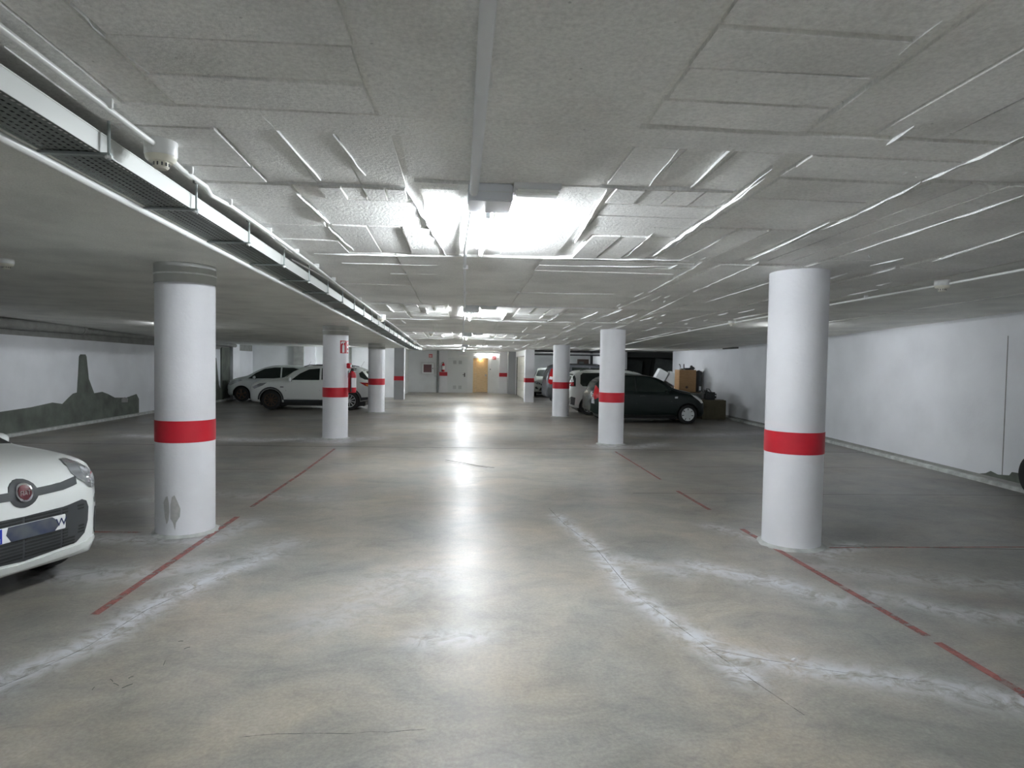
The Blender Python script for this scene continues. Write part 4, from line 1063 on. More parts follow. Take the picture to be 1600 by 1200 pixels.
class Car:
    """stations: (s from the nose, z bottom, z shoulder, z top, half width, half width of the top edge)"""
    def __init__(c, name, L, stations, paint, wheels, r, w, arch=.05, crown=.03):
        c.L, c.r, c.w = L, r, w; c.paint = paint
        c.root = empty(name, (0, 0, 0))
        X = [s[0] for s in stations]
        ss = []
        for a, b in zip(X, X[1:]):
            n = max(1, int((b-a)/.09+.5)); ss += [a+(b-a)*k/n for k in range(n)]
        ss.append(X[-1])
        col = lambda k, x: pchip(X, [s[k] for s in stations], x)
        bm = bmesh.new(); rings = []
        for s in ss:
            zb, zs, zt, hw, tw = (col(k, s) for k in range(1, 6))
            zs = min(zs, zt-.012); H = zs-zb
            half = [(0, zb), (hw*.80, zb), (hw*.93, zb+.04*min(1, H)), (hw*.985, zb+.22*H), (hw, zb+.55*H), (hw*.985, zb+.85*H), (hw*.955, zs),
                    (hw*.955+(tw-hw*.955)*.5, zs+(zt-zs)*.52), (tw, zt-min(.045, (zt-zs)*.35)), (tw*.90, zt-.002), (tw*.5, zt+crown*.8), (0, zt+crown)]
            P = catmull(half, 3)
            ring = [(y, z) for y, z in P]+[(-y, z) for y, z in P[-2:0:-1]]
            rings.append([bm.verts.new((L/2-s, y, z)) for y, z in ring])
        n = len(rings[0])
        for A, B in zip(rings, rings[1:]):
            for k in range(n): bm.faces.new((A[k], B[k], B[(k+1) % n], A[(k+1) % n]))
        bm.faces.new(rings[0]); bm.faces.new(rings[-1][::-1])
        bmesh.ops.recalc_face_normals(bm, faces=bm.faces[:])
        c.bvh = BVHTree.FromBMesh(bm)
        me = bpy.data.meshes.new('body'); bm.to_mesh(me); bm.free()
        me.materials.append(MT[paint]); me.materials.append(MT['black'])
        body = bpy.data.objects.new('body', me); COL.objects.link(body)
        cut = bmesh.new()
        c.wheels = [L/2-x for x in wheels]
        for x in c.wheels:
            for sg in (-1, 1):
                k = bmesh.ops.create_cone(cut, cap_ends=True, segments=36, radius1=r+arch, radius2=r+arch, depth=.62)
                bmesh.ops.transform(cut, matrix=Matrix.Translation((x, sg*(w+.02), r+.01)) @ Matrix.Rotation(PI/2, 4, 'X'), verts=k['verts'])
        for f in cut.faces: f.material_index = 1
        cm = bpy.data.meshes.new('cut'); cut.to_mesh(cm); cut.free(); cm.materials.append(MT[paint]); cm.materials.append(MT['black'])
        co = bpy.data.objects.new('cut', cm); COL.objects.link(co)
        mod = body.modifiers.new('b', 'BOOLEAN'); mod.operation = 'DIFFERENCE'; mod.object = co; mod.solver = 'EXACT'
        dg = bpy.context.evaluated_depsgraph_get(); dg.update()
        nm = bpy.data.meshes.new_from_object(body.evaluated_get(dg))
        body.modifiers.clear(); body.data = nm
        bpy.data.objects.remove(co)
        nm.polygons.foreach_set('use_smooth', [True]*len(nm.polygons))
        try: nm.set_sharp_from_angle(angle=math.radians(40))
        except Exception: pass
        body.parent = c.root; c.body = body
    def side(c, s, z): return (c.L/2-s, z)
    def patch(c, name, pts, m, view='L', eps=.004, mx=.06, parent=None, depth=.015, off=None, label=None):
        """outline drawn on the body skin. view L/R: (s, z); F/B: (y, z); T: (s, y); 'Q': oblique front-left"""
        if view in 'LR':
            sg = 1 if view == 'L' else -1
            O = lambda u, v: Vector((c.L/2-u, sg*2.5, v)); D = Vector((0, -sg, 0))
        elif view == 'F': O = lambda u, v: Vector((4, u, v)); D = Vector((-1, 0, 0))
        elif view == 'B': O = lambda u, v: Vector((-4, u, v)); D = Vector((1, 0, 0))
        elif view == 'T': O = lambda u, v: Vector((c.L/2-u, v, 4)); D = Vector((0, 0, -1))
        vs, fs, nb = delaunay_fill(pts, mx)
        bm = bmesh.new(); out = []
        for u, v in vs:
            o = O(u, v); hit = c.bvh.ray_cast(o, D)
            if hit[0] is None:
                near = c.bvh.find_nearest(o+D*(2.5 if view in 'LR' else 2.2)); p, nn = near[0], near[1]
            else: p, nn = hit[0], hit[1]
            if nn.dot(D) > 0: nn = -nn
            out.append(bm.verts.new(p+nn*eps))
        for f in fs:
            if len(set(f)) == 3:
                try: bm.faces.new([out[i] for i in f])
                except ValueError: pass
        be = [e for e in bm.edges if len(e.link_faces) == 1]
        r = bmesh.ops.extrude_edge_only(bm, edges=be)
        for v in [g for g in r['geom'] if isinstance(g, bmesh.types.BMVert)]: v.co += D*depth
        for f in bm.faces:
            f.normal_update()
        loose = [v for v in bm.verts if not v.link_faces]
        bmesh.ops.delete(bm, geom=loose, context='VERTS')
        for f in bm.faces: f.smooth = True
        mb = MB(); mb.bm.free(); mb.bm = bm
        o = mb.build(name, m, parent or c.root, True)
        if label: o['label'] = label
        return o
    def at(c, s, z, view='L', eps=0.):
        sg = 1 if view == 'L' else -1
        h = c.bvh.ray_cast(Vector((c.L/2-s, sg*2.5, z)), Vector((0, -sg, 0)))
        return h[0]+Vector((0, sg*eps, 0)) if h[0] else Vector((c.L/2-s, sg*c.w, z))
    def seam(c, pts, view='L', w=.008, m='groove', name='door_seam'):
        # thin ribbon outline following a polyline
        A = []; B = []
        for i, p in enumerate(pts):
            p = Vector(p); a = Vector(pts[max(i-1, 0)]); b = Vector(pts[min(i+1, len(pts)-1)]); d = (b-a).normalized(); n = Vector((-d.y, d.x))*w/2
            A.append(tuple(p+n)); B.append(tuple(p-n))
        return c.patch(name, A+B[::-1], m, view, .0015, .5, depth=.002)
    def wheel(c, style, rimmat='rim'):
        r = c.r; tw = .10
        for i, x in enumerate(c.wheels):
            for sg in (-1, 1):
                t = MB().lathe([(r*.66, -tw), (r*.9, -tw*1.02), (r*.985, -tw*.85), (r, -tw*.5), (r, tw*.5), (r*.985, tw*.85), (r*.9, tw*1.02), (r*.66, tw)], n=44, axis='Y').build('wheel', 'rubber', c.root, True)
                t.location = (x, sg*(c.w-.125), r)
                rr_ = r*.68; f = sg*tw
                b = MB()
                b.lathe([(rr_*1.02, f*.9), (rr_*.99, f*1.03), (rr_*.93, f*1.0), (rr_*.90, f*.55)], n=40, axis='Y')
                if style == 'cap7':
                    b.lathe([(rr_*.5, f*.98), (rr_*.2, f*1.06), (0, f*1.08)], n=28, axis='Y')
                    N, wi, wo = 7, .20, .32
                elif style == 'twin10': N, wi, wo = 10, .07, .07
                elif style == 'multi8':
                    b.lathe([(rr_*.26, f*.98), (rr_*.1, f*1.04), (0, f*1.04)], n=20, axis='Y'); N, wi, wo = 9, .08, .15
                else:
                    b.lathe([(rr_*.3, f*.98), (rr_*.1, f*1.04), (0, f*1.04)], n=20, axis='Y'); N, wi, wo = 5, .13, .17
                if style == 'twin10': b.lathe([(rr_*.24, f*.98), (rr_*.1, f*1.04), (0, f*1.04)], n=20, axis='Y')
                for k in range(N):
                    a = 2*PI*k/N+.2; ca, sa = math.cos(a), math.sin(a)
                    q = [(.15, -wi*.8), (.94, -wo), (.94, wo), (.15, wi*.8)]
                    y1, y0 = f*1.03, f*.9
                    bot = [b.bm.verts.new(((u*ca-v*sa)*rr_, y0, (u*sa+v*ca)*rr_)) for u, v in q]; top = [b.bm.verts.new(((u*ca-v*sa)*rr_, y1-(0.0 if u < .5 else f*.06), (u*sa+v*ca)*rr_)) for u, v in q]
                    b.bm.faces.new(top)
                    for j in range(4): b.bm.faces.new((bot[j], bot[(j+1) % 4], top[(j+1) % 4], top[j]))
                b.build('rim', rimmat, t)
                MB().lathe([(rr_*.95, f*.45), (0, f*.45), (0, f*.35), (rr_*.95, f*.35)], n=24, axis='Y').build('brake_disc', 'black', t)
    def mirror(c, s, z, m=None, size=1.):
        for view, sg in (('L', 1), ('R', -1)):
            p = c.at(s, z, view)
            b = MB(); k = bmesh.ops.create_icosphere(b.bm, subdivisions=3, radius=1)
            for v in k['verts']:
                v.co = Vector((v.co.x*.075*size*(1 if v.co.x > 0 else .45), v.co.y*.115*size, v.co.z*.075*size))
            b.move((p.x, p.y+sg*.13*size, p.z+.02))
            o = b.build('mirror', m or c.paint, c.root, True)
            MB().box(p.x-.03, p.x+.02, min(p.y-sg*.03, p.y+sg*.10), max(p.y-sg*.03, p.y+sg*.10), p.z-.05, p.z-.01, .008).build('mirror_foot', 'black', o)
    def handle(c, s, z, m=None):
        for view, sg in (('L', 1), ('R', -1)):
            p = c.at(s, z, view)
            MB().box(p.x-.09, p.x+.09, min(p.y, p.y+sg*.028), max(p.y, p.y+sg*.028), p.z-.012, p.z+.012, .008).build('door_handle', m or c.paint, c.root, True)
    def both(c, name, pts, m, **k):
        c.patch(name, pts, m, 'L', **k); return c.patch(name, pts, m, 'R', **k)
    def seams(c, *polys, **k):
        for p in polys:
            c.seam(p, 'L', **k); c.seam(p, 'R', **k)
    def under(c):
        MB().box(-c.L/2+.35, c.L/2-.35, -c.w*.75, c.w*.75, .14, .34, .03).build('underbody', 'black', c.root)
    def antenna(c, s, zt, lean=-.12):
        MB().tube([(c.L/2-s, 0, zt), (c.L/2-s+lean, 0, zt+.20)], .004, 6).build('antenna', 'black', c.root)
    def place(c, x, y, rz, label, group=None):
        """x, y: world position of the middle of the nose"""
        c.root.location = (x-math.cos(rz)*c.L/2, y-math.sin(rz)*c.L/2, 0); c.root.rotation_euler = (0, 0, rz)
        tag(c.root, label, 'car', group or 'parked cars')
def ell(cx, cy, rx_, ry_, n=20, a0=0): return [(cx+rx_*math.cos(2*PI*k/n+a0), cy+ry_*math.sin(2*PI*k/n+a0)) for k in range(n)]
def windshield(c, y0, z0, y1, z1, view='F', n=6, name='windshield', m='glass', bow=.0):
    pts = [(-y0, z0), (-y0*.5, z0-bow), (0, z0-bow*1.3), (y0*.5, z0-bow), (y0, z0)]+[(y1, z1), (y1*.5, z1+bow*.4), (0, z1+bow*.5), (-y1*.5, z1+bow*.4), (-y1, z1)]
    return c.patch(name, pts, m, view, .004, .09)

# --- small white hatchback in the left foreground
def city_car():
    st = [(0, .40, .66, .76, .38, .30), (.02, .31, .76, .835, .50, .42), (.06, .25, .83, .895, .60, .51), (.13, .22, .875, .945, .69, .59), (.24, .21, .91, .985, .755, .65), (.42, .20, .94, 1.02, .80, .69), (.7, .20, .96, 1.05, .82, .705),
          (1.0, .20, .97, 1.078, .822, .70), (1.12, .20, .97, 1.12, .822, .69), (1.45, .20, .98, 1.34, .822, .63), (1.78, .20, .98, 1.475, .822, .60), (2.2, .20, .98, 1.515, .822, .59), (2.9, .20, .99, 1.50, .822, .585),
          (3.3, .21, 1.0, 1.45, .815, .575), (3.5, .24, .98, 1.30, .79, .57), (3.6, .28, .93, 1.08, .75, .56), (3.65, .36, .80, .90, .66, .52)]
    c = Car('small_hatchback', 3.65, st, 'carwhite', (.72, 3.02), .30, .81)
    c.under()
    g = 'glass'
    c.both('side_window', [(1.42, .99), (1.62, 1.25), (1.86, 1.41), (2.22, 1.44), (2.24, .99)], g)
    c.both('side_window', [(2.30, .99), (2.29, 1.44), (2.95, 1.43), (2.99, .99)], g)
    c.both('side_window', [(3.06, 1.02), (3.03, 1.42), (3.24, 1.38), (3.34, 1.08)], g)
    c.both('quarter_window', [(1.20, .99), (1.37, .99), (1.38, 1.10)], g)
    windshield(c, .64, 1.115, .53, 1.44, bow=.004); windshield(c, .56, 1.02, .50, 1.40, 'B', name='rear_window')
    c.patch('scuttle', [(.93, 0), (.95, .4), (1.0, .64), (1.16, .64), (1.10, .4), (1.08, 0), (1.10, -.4), (1.16, -.64), (1.0, -.64), (.95, -.4)], 'black', 'T', .006, .05)
    # headlamps on the front corners
    for sg in (1, -1):
        q = [(.42, .90), (.44, .96), (.475, .995), (.53, .995), (.58, .96), (.63, .895), (.66, .835), (.66, .79), (.62, .76), (.56, .775), (.51, .815), (.455, .86)]
        hl = c.patch('headlight', [(sg*a, b_) for a, b_ in q], 'lens', 'F', .010, .03, depth=.03)
        c.patch('reflector', [(sg*a, b_) for a, b_ in ell(.555, .90, .038, .042, 16)], 'lensin', 'F', .014, .02, parent=hl)
        c.patch('reflector', [(sg*a, b_) for a, b_ in ell(.615, .85, .024, .034, 14)], 'lensin', 'F', .014, .02, parent=hl)
        c.patch('reflector', [(sg*a, b_) for a, b_ in [(.54, .82), (.62, .785), (.63, .80), (.55, .84)]], 'lensin', 'F', .014, .02, parent=hl)
    # dark strip with the badge
    zc = .835
    pts = [(-.44, zc+.045), (-.3, zc+.022), (-.095, zc+.018)]+[(.105*math.cos(a), zc+.095*math.sin(a)) for a in [PI*.93-k*PI*.86/8 for k in range(9)]]+[(.095, zc+.018), (.3, zc+.022), (.44, zc+.045), (.43, zc-.012), (.3, zc-.034), (.10, zc-.040)]+[(.105*math.cos(a), zc-.005+.100*math.sin(a)) for a in [-PI*.14-k*PI*.72/8 for k in range(9)]]+[(-.10, zc-.040), (-.3, zc-.034), (-.43, zc-.012)]
    gr = c.patch('grille_strip', pts, 'dplastic', 'F', .008, .05, depth=.03)
    bd = c.patch('badge', ell(0, zc, .062, .062, 28), 'chrome', 'F', .020, .04, depth=.02)
    c.patch('badge_field', ell(0, zc, .048, .048, 24), 'badge', 'F', .0235, .04, parent=bd, depth=.002)
    p = c.bvh.ray_cast(Vector((4, 0, .835)), Vector((-1, 0, 0)))[0]
    # letters of the badge
    cu = bpy.data.curves.new('t', 'FONT'); cu.body = 'FIAT'; cu.size = .042; cu.extrude = .0015; cu.align_x = 'CENTER'; cu.align_y = 'CENTER'; cu.space_character = .95
    to = bpy.data.objects.new('t', cu); COL.objects.link(to); dg = bpy.context.evaluated_depsgraph_get(); dg.update()
    me = bpy.data.meshes.new_from_object(to.evaluated_get(dg)); bpy.data.objects.remove(to)
    me.materials.clear(); me.materials.append(MT['chrome'])
    o = bpy.data.objects.new('badge_letters', me); COL.objects.link(o); o.parent = bd
    o.rotation_euler = (PI/2, 0, PI/2); o.location = (p.x+.026, 0, .835); o.scale = (1, 1.35, 1)
    # lower intake with slats and number plate
    low = [(-.47, .695), (-.515, .675), (-.54, .62), (-.53, .51), (-.49, .42), (-.41, .365), (0, .335), (.41, .365), (.49, .42), (.53, .51), (.54, .62), (.515, .675), (.47, .695), (.3, .672), (0, .665), (-.3, .672)]
    gl = c.patch('lower_grille', low, 'dplastic', 'F', .006, .05, depth=.03)
    for z in (.652, .628, .49, .466, .442, .418, .394, .37):
        hw_ = .48 if z > .43 else .39
        for a, b_ in ((-hw_, -.30), (-.28, -.02), (.0, .27), (.29, hw_)):
            c.patch('grille_slot', [(a, z-.007), (b_, z-.007), (b_, z+.007), (a, z+.007)], 'black', 'F', .010, .2, parent=gl, depth=.003)
    c.patch('bumper_lip', [(-.68, .32), (-.4, .285), (0, .27), (.4, .285), (.68, .32), (.62, .37), (.5, .348), (0, .318), (-.5, .348), (-.62, .37)], 'carwhite', 'F', .012, .06, depth=.03)
    for sg in (1, -1):
        c.patch('fog_lamp', [(sg*a, b_) for a, b_ in [(.635, .50), (.665, .59), (.70, .59), (.715, .48), (.70, .40), (.665, .37), (.64, .41)]], 'dplastic', 'F', .008, .05)
        c.patch('side_marker', [(sg*a, b_) for a, b_ in [(.64, .665), (.70, .715), (.715, .69), (.71, .65), (.65, .63)]], 'lens', 'F', .006, .05)
    # plate
    xx = c.bvh.ray_cast(Vector((4, 0, .56)), Vector((-1, 0, 0)))[0].x+.012
    pl = MB().box(0, .012, -.26, .26, -.055, .055, .004).build('number_plate', 'white', c.root, loc=(xx-.004, .045, .562))
    MB().box(.012, .0135, -.257, -.218, -.052, .052).build('plate_strip', 'blue', pl)
    # blurred middle of the plate: a dark smudge as it is seen
    m_, nt, b = new_mat('plate_smudge'); L = nt.links.new
    tc = nd(nt, 'ShaderNodeTexCoord'); n = nd(nt, 'ShaderNodeTexNoise'); n.inputs['Scale'].default_value = 8; L(tc.outputs['Object'], n.inputs['Vector'])
    r = ramp(nt, [(.3, (.03, .04, .09)), (.7, (.10, .11, .12))]); L(n.outputs['Fac'], r.inputs[0]); L(r.outputs[0], b.inputs['Base Color']); b.inputs['Roughness'].default_value = .6
    bb = MB(); bb.prism([(-.155, -.054), (-.19, 0), (-.175, .054), (.15, .054), (.19, .02), (.20, -.02), (.17, -.054)], .012, .0138, 'X'); bb.build('plate_smudge', m_, pl)
    def letter(ch, y, z, size, m):
        cu = bpy.data.curves.new('t', 'FONT'); cu.body = ch; cu.size = size; cu.extrude = .0008; cu.align_x = 'CENTER'; cu.align_y = 'CENTER'
        to = bpy.data.objects.new('t', cu); COL.objects.link(to); dg = bpy.context.evaluated_depsgraph_get(); dg.update()
        me = bpy.data.meshes.new_from_object(to.evaluated_get(dg)); bpy.data.objects.remove(to)
        me.materials.clear(); me.materials.append(MT[m]); o = bpy.data.objects.new('plate_letter', me); COL.objects.link(o); o.parent = pl
        o.rotation_euler = (PI/2, 0, PI/2); o.location = (.0145, y, z); return o
    letter('E', -.238, -.03, .035, 'white'); letter('W', .222, .0, .085, 'navy')
    # seams: bonnet, doors
    c.patch('bonnet_seam', [(.86, -.66), (.86, .66), (.868, .66), (.868, -.66)][::-1], 'groove', 'T', .001, .2, depth=.002) if False else None
    c.seams([(1.02, .93), (.85, .80), (.60, .76), (.52, .80)], [(1.28, .95), (1.26, .60), (1.30, .26), (2.24, .26), (2.27, .97)], [(2.29, .26), (2.75, .28), (3.02, .72), (3.02, .97)])
    c.wheel('multi8'); c.mirror(1.5, 1.03, 'carwhite', .9); c.handle(2.05, .88); c.handle(2.82, .89)
    for sg in (1, -1):
        c.patch('tail_light', [(sg*a, b_) for a, b_ in [(.60, .90), (.62, 1.25), (.70, 1.2), (.76, .92)]], 'redlens', 'B', .006, .06)
    c.patch('rear_bumper', [(-.66, .34), (.66, .34), (.70, .55), (-.70, .55)], 'carwhite', 'B', .01, .08)
    return c
c1 = city_car(); c1.place(-3.15, 4.90, -.353, 'small white hatchback whose front juts in at the left foreground')

# --- white sport utility car
def suv():
    st = [(0, .42, .66, .74, .55, .42), (.03, .34, .76, .84, .68, .55), (.10, .28, .84, .92, .77, .64), (.25, .26, .90, .99, .84, .70), (.5, .26, .94, 1.05, .88, .72), (.9, .26, .97, 1.09, .89, .72), (1.15, .26, .99, 1.13, .89, .71),
          (1.55, .26, 1.01, 1.38, .89, .655), (1.95, .26, 1.02, 1.54, .89, .63), (2.5, .26, 1.04, 1.60, .89, .62), (3.2, .26, 1.07, 1.59, .89, .615), (3.75, .28, 1.09, 1.54, .885, .60), (4.1, .34, 1.07, 1.42, .86, .57),
          (4.3, .38, 1.02, 1.18, .82, .60), (4.42, .42, .92, 1.0, .76, .56), (4.46, .48, .80, .88, .68, .5)]
    c = Car('sport_utility_car', 4.46, st, 'carwhite', (.80, 3.56), .345, .88, .045)
    c.under(); g = 'glass'
    c.both('side_window', [(1.50, 1.07), (1.78, 1.30), (2.10, 1.46), (2.48, 1.50), (2.50, 1.08)], g)
    c.both('side_window', [(2.57, 1.09), (2.55, 1.51), (3.25, 1.49), (3.30, 1.11)], g)
    c.both('side_window', [(3.37, 1.12), (3.33, 1.47), (3.72, 1.38), (3.62, 1.14)], g)
    windshield(c, .70, 1.16, .56, 1.52, bow=.012)
    c.patch('rear_window', [(-.60, 1.12), (.60, 1.12), (.53, 1.46), (-.53, 1.46)], g, 'B', .004, .08)
    c.both('rear_side_glass', [(3.98, 1.42), (4.20, 1.18), (4.32, 1.10), (4.10, 1.12), (3.94, 1.20), (3.88, 1.34)], g)
    c.both('tail_light', [(3.92, 1.02), (4.34, 1.0), (4.40, .92), (4.36, .84), (4.12, .90)], 'redlens', eps=.008)
    c.both('tail_indicator', [(4.14, .96), (4.36, .95), (4.36, .86), (4.18, .89)], 'orange', eps=.012)
    c.both('wheel_arch_trim', [(.80+.40*math.cos(a), .355+.40*math.sin(a)) for a in [PI*k/14 for k in range(15)]]+[(.80-.46*math.cos(a), .355+.46*math.sin(a)) for a in [PI*k/14 for k in range(15)]], 'dplastic', eps=.008)
    c.both('wheel_arch_trim', [(3.56+.40*math.cos(a), .355+.40*math.sin(a)) for a in [PI*k/14 for k in range(15)]]+[(3.56-.46*math.cos(a), .355+.46*math.sin(a)) for a in [PI*k/14 for k in range(15)]], 'dplastic', eps=.008)
    c.both('sill_trim', [(1.25, .27), (3.1, .27), (3.1, .37), (1.25, .37)], 'dplastic', eps=.010)
    c.both('rear_bumper_trim', [(4.0, .36), (4.38, .42), (4.40, .50), (3.98, .47)], 'dplastic', eps=.010)
    c.both('headlight', [(.14, .80), (.40, .93), (.66, .96), (.52, .86), (.22, .74)], 'lens', eps=.008)
    c.both('side_repeater', [(1.13, .80), (1.25, .80), (1.25, .83), (1.13, .83)], 'dplastic')
    c.patch('grille', [(-.45, .56), (.45, .56), (.50, .82), (-.50, .82)], 'black', 'F', .008, .08)
    c.patch('lower_grille', [(-.5, .36), (.5, .36), (.55, .52), (-.55, .52)], 'dplastic', 'F', .008, .08)
    c.seams([(1.36, 1.02), (1.33, .7), (1.36, .40), (2.50, .38), (2.53, 1.05)], [(2.55, .38), (3.10, .40), (3.30, .78), (3.36, 1.08)])
    c.wheel('twin10', 'rimbrown'); c.mirror(1.50, 1.07, 'carwhite', 1.1); c.handle(2.32, .97); c.handle(3.16, .99)
    for k, sg in enumerate((-1, 1)):
        MB().tube([(c.L/2-1.9, sg*.56, 1.55), (c.L/2-2.1, sg*.56, 1.62), (c.L/2-3.4, sg*.55, 1.625), (c.L/2-3.7, sg*.55, 1.57)], .016, 8).build('roof_rail', 'black', c.root, True)
    c.antenna(3.85, 1.58)
    return c
c2 = suv(); c2.place(-7.55, 24.4, PI, 'white sport utility car with black arches behind the second left column')
for w_ in kids(c2.root):
    if w_.name.startswith('wheel') and not w_.name.startswith('wheel_arch') and w_.location.x < 0:
        for r_ in kids(w_):
            if r_.name.startswith('rim'): r_.data.materials[0] = MT['rim']

# --- one-box white hatchback further back on the left
def onebox(paint, nm='hatchback'):
    st = [(0, .40, .60, .68, .50, .38), (.03, .32, .68, .76, .64, .5), (.10, .26, .76, .85, .74, .60), (.25, .24, .84, .93, .82, .66), (.5, .24, .89, 1.0, .845, .68), (.8, .24, .92, 1.07, .85, .68),
          (1.1, .24, .93, 1.24, .85, .65), (1.5, .24, .94, 1.42, .85, .61), (1.95, .24, .96, 1.51, .85, .59), (2.5, .24, .98, 1.52, .85, .585), (3.1, .24, 1.0, 1.49, .848, .575), (3.55, .26, 1.01, 1.40, .84, .56),
          (3.8, .30, .98, 1.20, .81, .56), (3.93, .36, .90, 1.0, .76, .54), (4.0, .42, .78, .86, .68, .5)]
    c = Car(nm, 4.0, st, paint, (.66, 3.24), .31, .84)
    c.under(); g = 'glass'
    c.both('side_window', [(.92, .97), (1.20, 1.20), (1.55, 1.38), (1.95, 1.445), (2.22, 1.45), (2.24, 1.0)], g)
    c.both('side_window', [(2.30, 1.0), (2.28, 1.45), (2.75, 1.44), (3.12, 1.36), (3.36, 1.26), (3.1, 1.06), (2.9, 1.02)], g)
    windshield(c, .66, 1.09, .53, 1.44, bow=.01); windshield(c, .56, 1.02, .5, 1.32, 'B', name='rear_window')
    c.both('headlight', [(.10, .72), (.24, .86), (.58, .92), (.70, .90), (.44, .78), (.20, .68)], 'lens', eps=.008)
    for sg in (1, -1):
        h = c.patch('headlight', [(sg*a, b_) for a, b_ in [(.40, .66), (.42, .74), (.62, .82), (.76, .84), (.72, .74), (.6, .68)]], 'lens', 'F', .01, .05)
        c.patch('reflector', [(sg*a, b_) for a, b_ in ell(.52, .725, .035, .035, 12)], 'lensin', 'F', .015, .05, parent=h)
        c.patch('reflector', [(sg*a, b_) for a, b_ in ell(.63, .765, .035, .035, 12)], 'lensin', 'F', .015, .05, parent=h)
        c.patch('fog_lamp', [(sg*a, b_) for a, b_ in [(.50, .40), (.66, .42), (.70, .52), (.60, .54)]], 'dplastic', 'F', .008, .05)
    c.both('tail_light', [(3.62, 1.0), (3.66, 1.25), (3.78, 1.15), (3.92, .96), (3.85, .88)], 'redlens', eps=.008)
    c.patch('grille', [(-.36, .60), (.36, .60), (.40, .70), (-.40, .70)], 'black', 'F', .008, .08)
    c.patch('lower_grille', [(-.48, .34), (.48, .34), (.40, .50), (-.40, .50)], 'dplastic', 'F', .008, .08)
    c.seams([(1.28, .94), (1.22, .70), (1.25, .30), (2.24, .29), (2.27, .98)], [(2.29, .29), (2.85, .30), (3.0, .66), (2.98, 1.0)])
    c.wheel('five', 'rimbrown' if paint == 'carwhite2' else 'rim'); c.mirror(1.22, 1.0, paint, 1.); c.handle(2.08, .87); c.handle(2.82, .89)  # greyer white car gets dark rims to stand for unlit wheels
    c.antenna(3.2, 1.52)
    return c
c3 = onebox('carwhite2'); c3.place(-9.78, 28.45, PI, 'white one-box hatchback behind the nose of the white SUV at the left wall'.replace('SUV', 'sport utility car'))
c3.patch('red_patch', [(1.30, .70), (1.38, .84), (1.72, .88), (1.66, .78), (1.52, .74), (1.46, .62)], 'redline', 'L', .005)  # red patch on the left side below the front window
c4c = onebox('caryellow'); c4c.place(-3.78, 35.4, 0., 'yellow green hatchback with only its nose showing behind the third left column')
c5c = onebox('carwhite'); c5c.place(4.75, 34.3, -PI/2-.12, 'white car facing the lane in the open garage box')

# --- dark rounded hatchback on the right
def rounded():
    st = [(0, .34, .56, .64, .48, .36), (.03, .28, .63, .71, .62, .48), (.10, .23, .70, .79, .72, .58), (.25, .21, .79, .89, .79, .64), (.5, .21, .87, .98, .82, .66), (.8, .21, .92, 1.04, .83, .67), (1.0, .21, .94, 1.10, .83, .67),
          (1.3, .21, .95, 1.30, .83, .635), (1.6, .21, .96, 1.43, .83, .60), (2.0, .21, .97, 1.49, .83, .585), (2.5, .21, .98, 1.495, .83, .58), (3.0, .21, .99, 1.46, .828, .575), (3.3, .23, .99, 1.37, .82, .565),
          (3.48, .28, .97, 1.24, .79, .56), (3.6, .32, .90, 1.02, .74, .54), (3.68, .38, .74, .84, .66, .48)]
    c = Car('dark_hatchback', 3.68, st, 'cardark', (.60, 3.03), .30, .82)
    c.under(); g = 'glass'
    c.both('side_window', [(1.16, 1.0), (1.36, 1.20), (1.64, 1.38), (1.95, 1.455), (2.22, 1.46), (2.24, 1.0)], g)
    c.both('side_window', [(2.30, 1.0), (2.28, 1.46), (2.65, 1.445), (2.98, 1.36), (3.08, 1.2), (3.02, 1.03)], g)
    windshield(c, .65, 1.12, .53, 1.46, bow=.01); windshield(c, .56, 1.0, .5, 1.38, 'B', name='rear_window')
    c.both('headlight', [(.10, .66), (.15, .74), (.32, .86), (.50, .93), (.42, .85), (.26, .74), (.17, .65)], 'white', eps=.010)
    c.both('side_repeater', [(.94, .86), (1.04, .85), (1.04, .80), (.95, .80)], 'lens', eps=.008)
    c.both('tail_light', [(3.40, .82), (3.42, 1.02), (3.50, 1.18), (3.56, 1.0), (3.62, .84), (3.56, .74)], 'redlens', eps=.008)
    c.both('tail_chrome', [(3.565, .60), (3.60, .92), (3.64, .90), (3.65, .62)], 'chrome', eps=.010)
    c.both('door_pillar', [(2.245, 1.0), (2.245, 1.455), (2.285, 1.455), (2.285, 1.0)], 'black', eps=.002)
    c.both('sill', [(1.0, .22), (2.6, .22), (2.6, .28), (1.0, .28)], 'black', eps=.006)
    c.patch('grille', [(-.34, .56), (.34, .56), (.38, .66), (-.38, .66)], 'black', 'F', .008, .08)
    c.patch('lower_grille', [(-.45, .32), (.45, .32), (.40, .46), (-.40, .46)], 'dplastic', 'F', .008, .08)
    c.seams([(1.2, .97), (1.14, .7), (1.17, .28), (2.24, .27), (2.26, .98)], [(2.28, .27), (2.66, .28), (2.80, .62), (2.80, .97)])
    c.wheel('cap7', 'whitecap'); c.mirror(1.28, 1.02, 'cardark', 1.); c.handle(2.06, .86); c.handle(2.64, .88)
    MB().tube([(c.L/2-1.9, 0, 1.56), (c.L/2-2.05, 0, 1.66)], .004, 6).build('antenna', 'black', c.root)
    return c
c6 = rounded(); c6.place(7.74, 20.3, 0., 'very dark rounded hatchback with white hub covers behind the second right column')

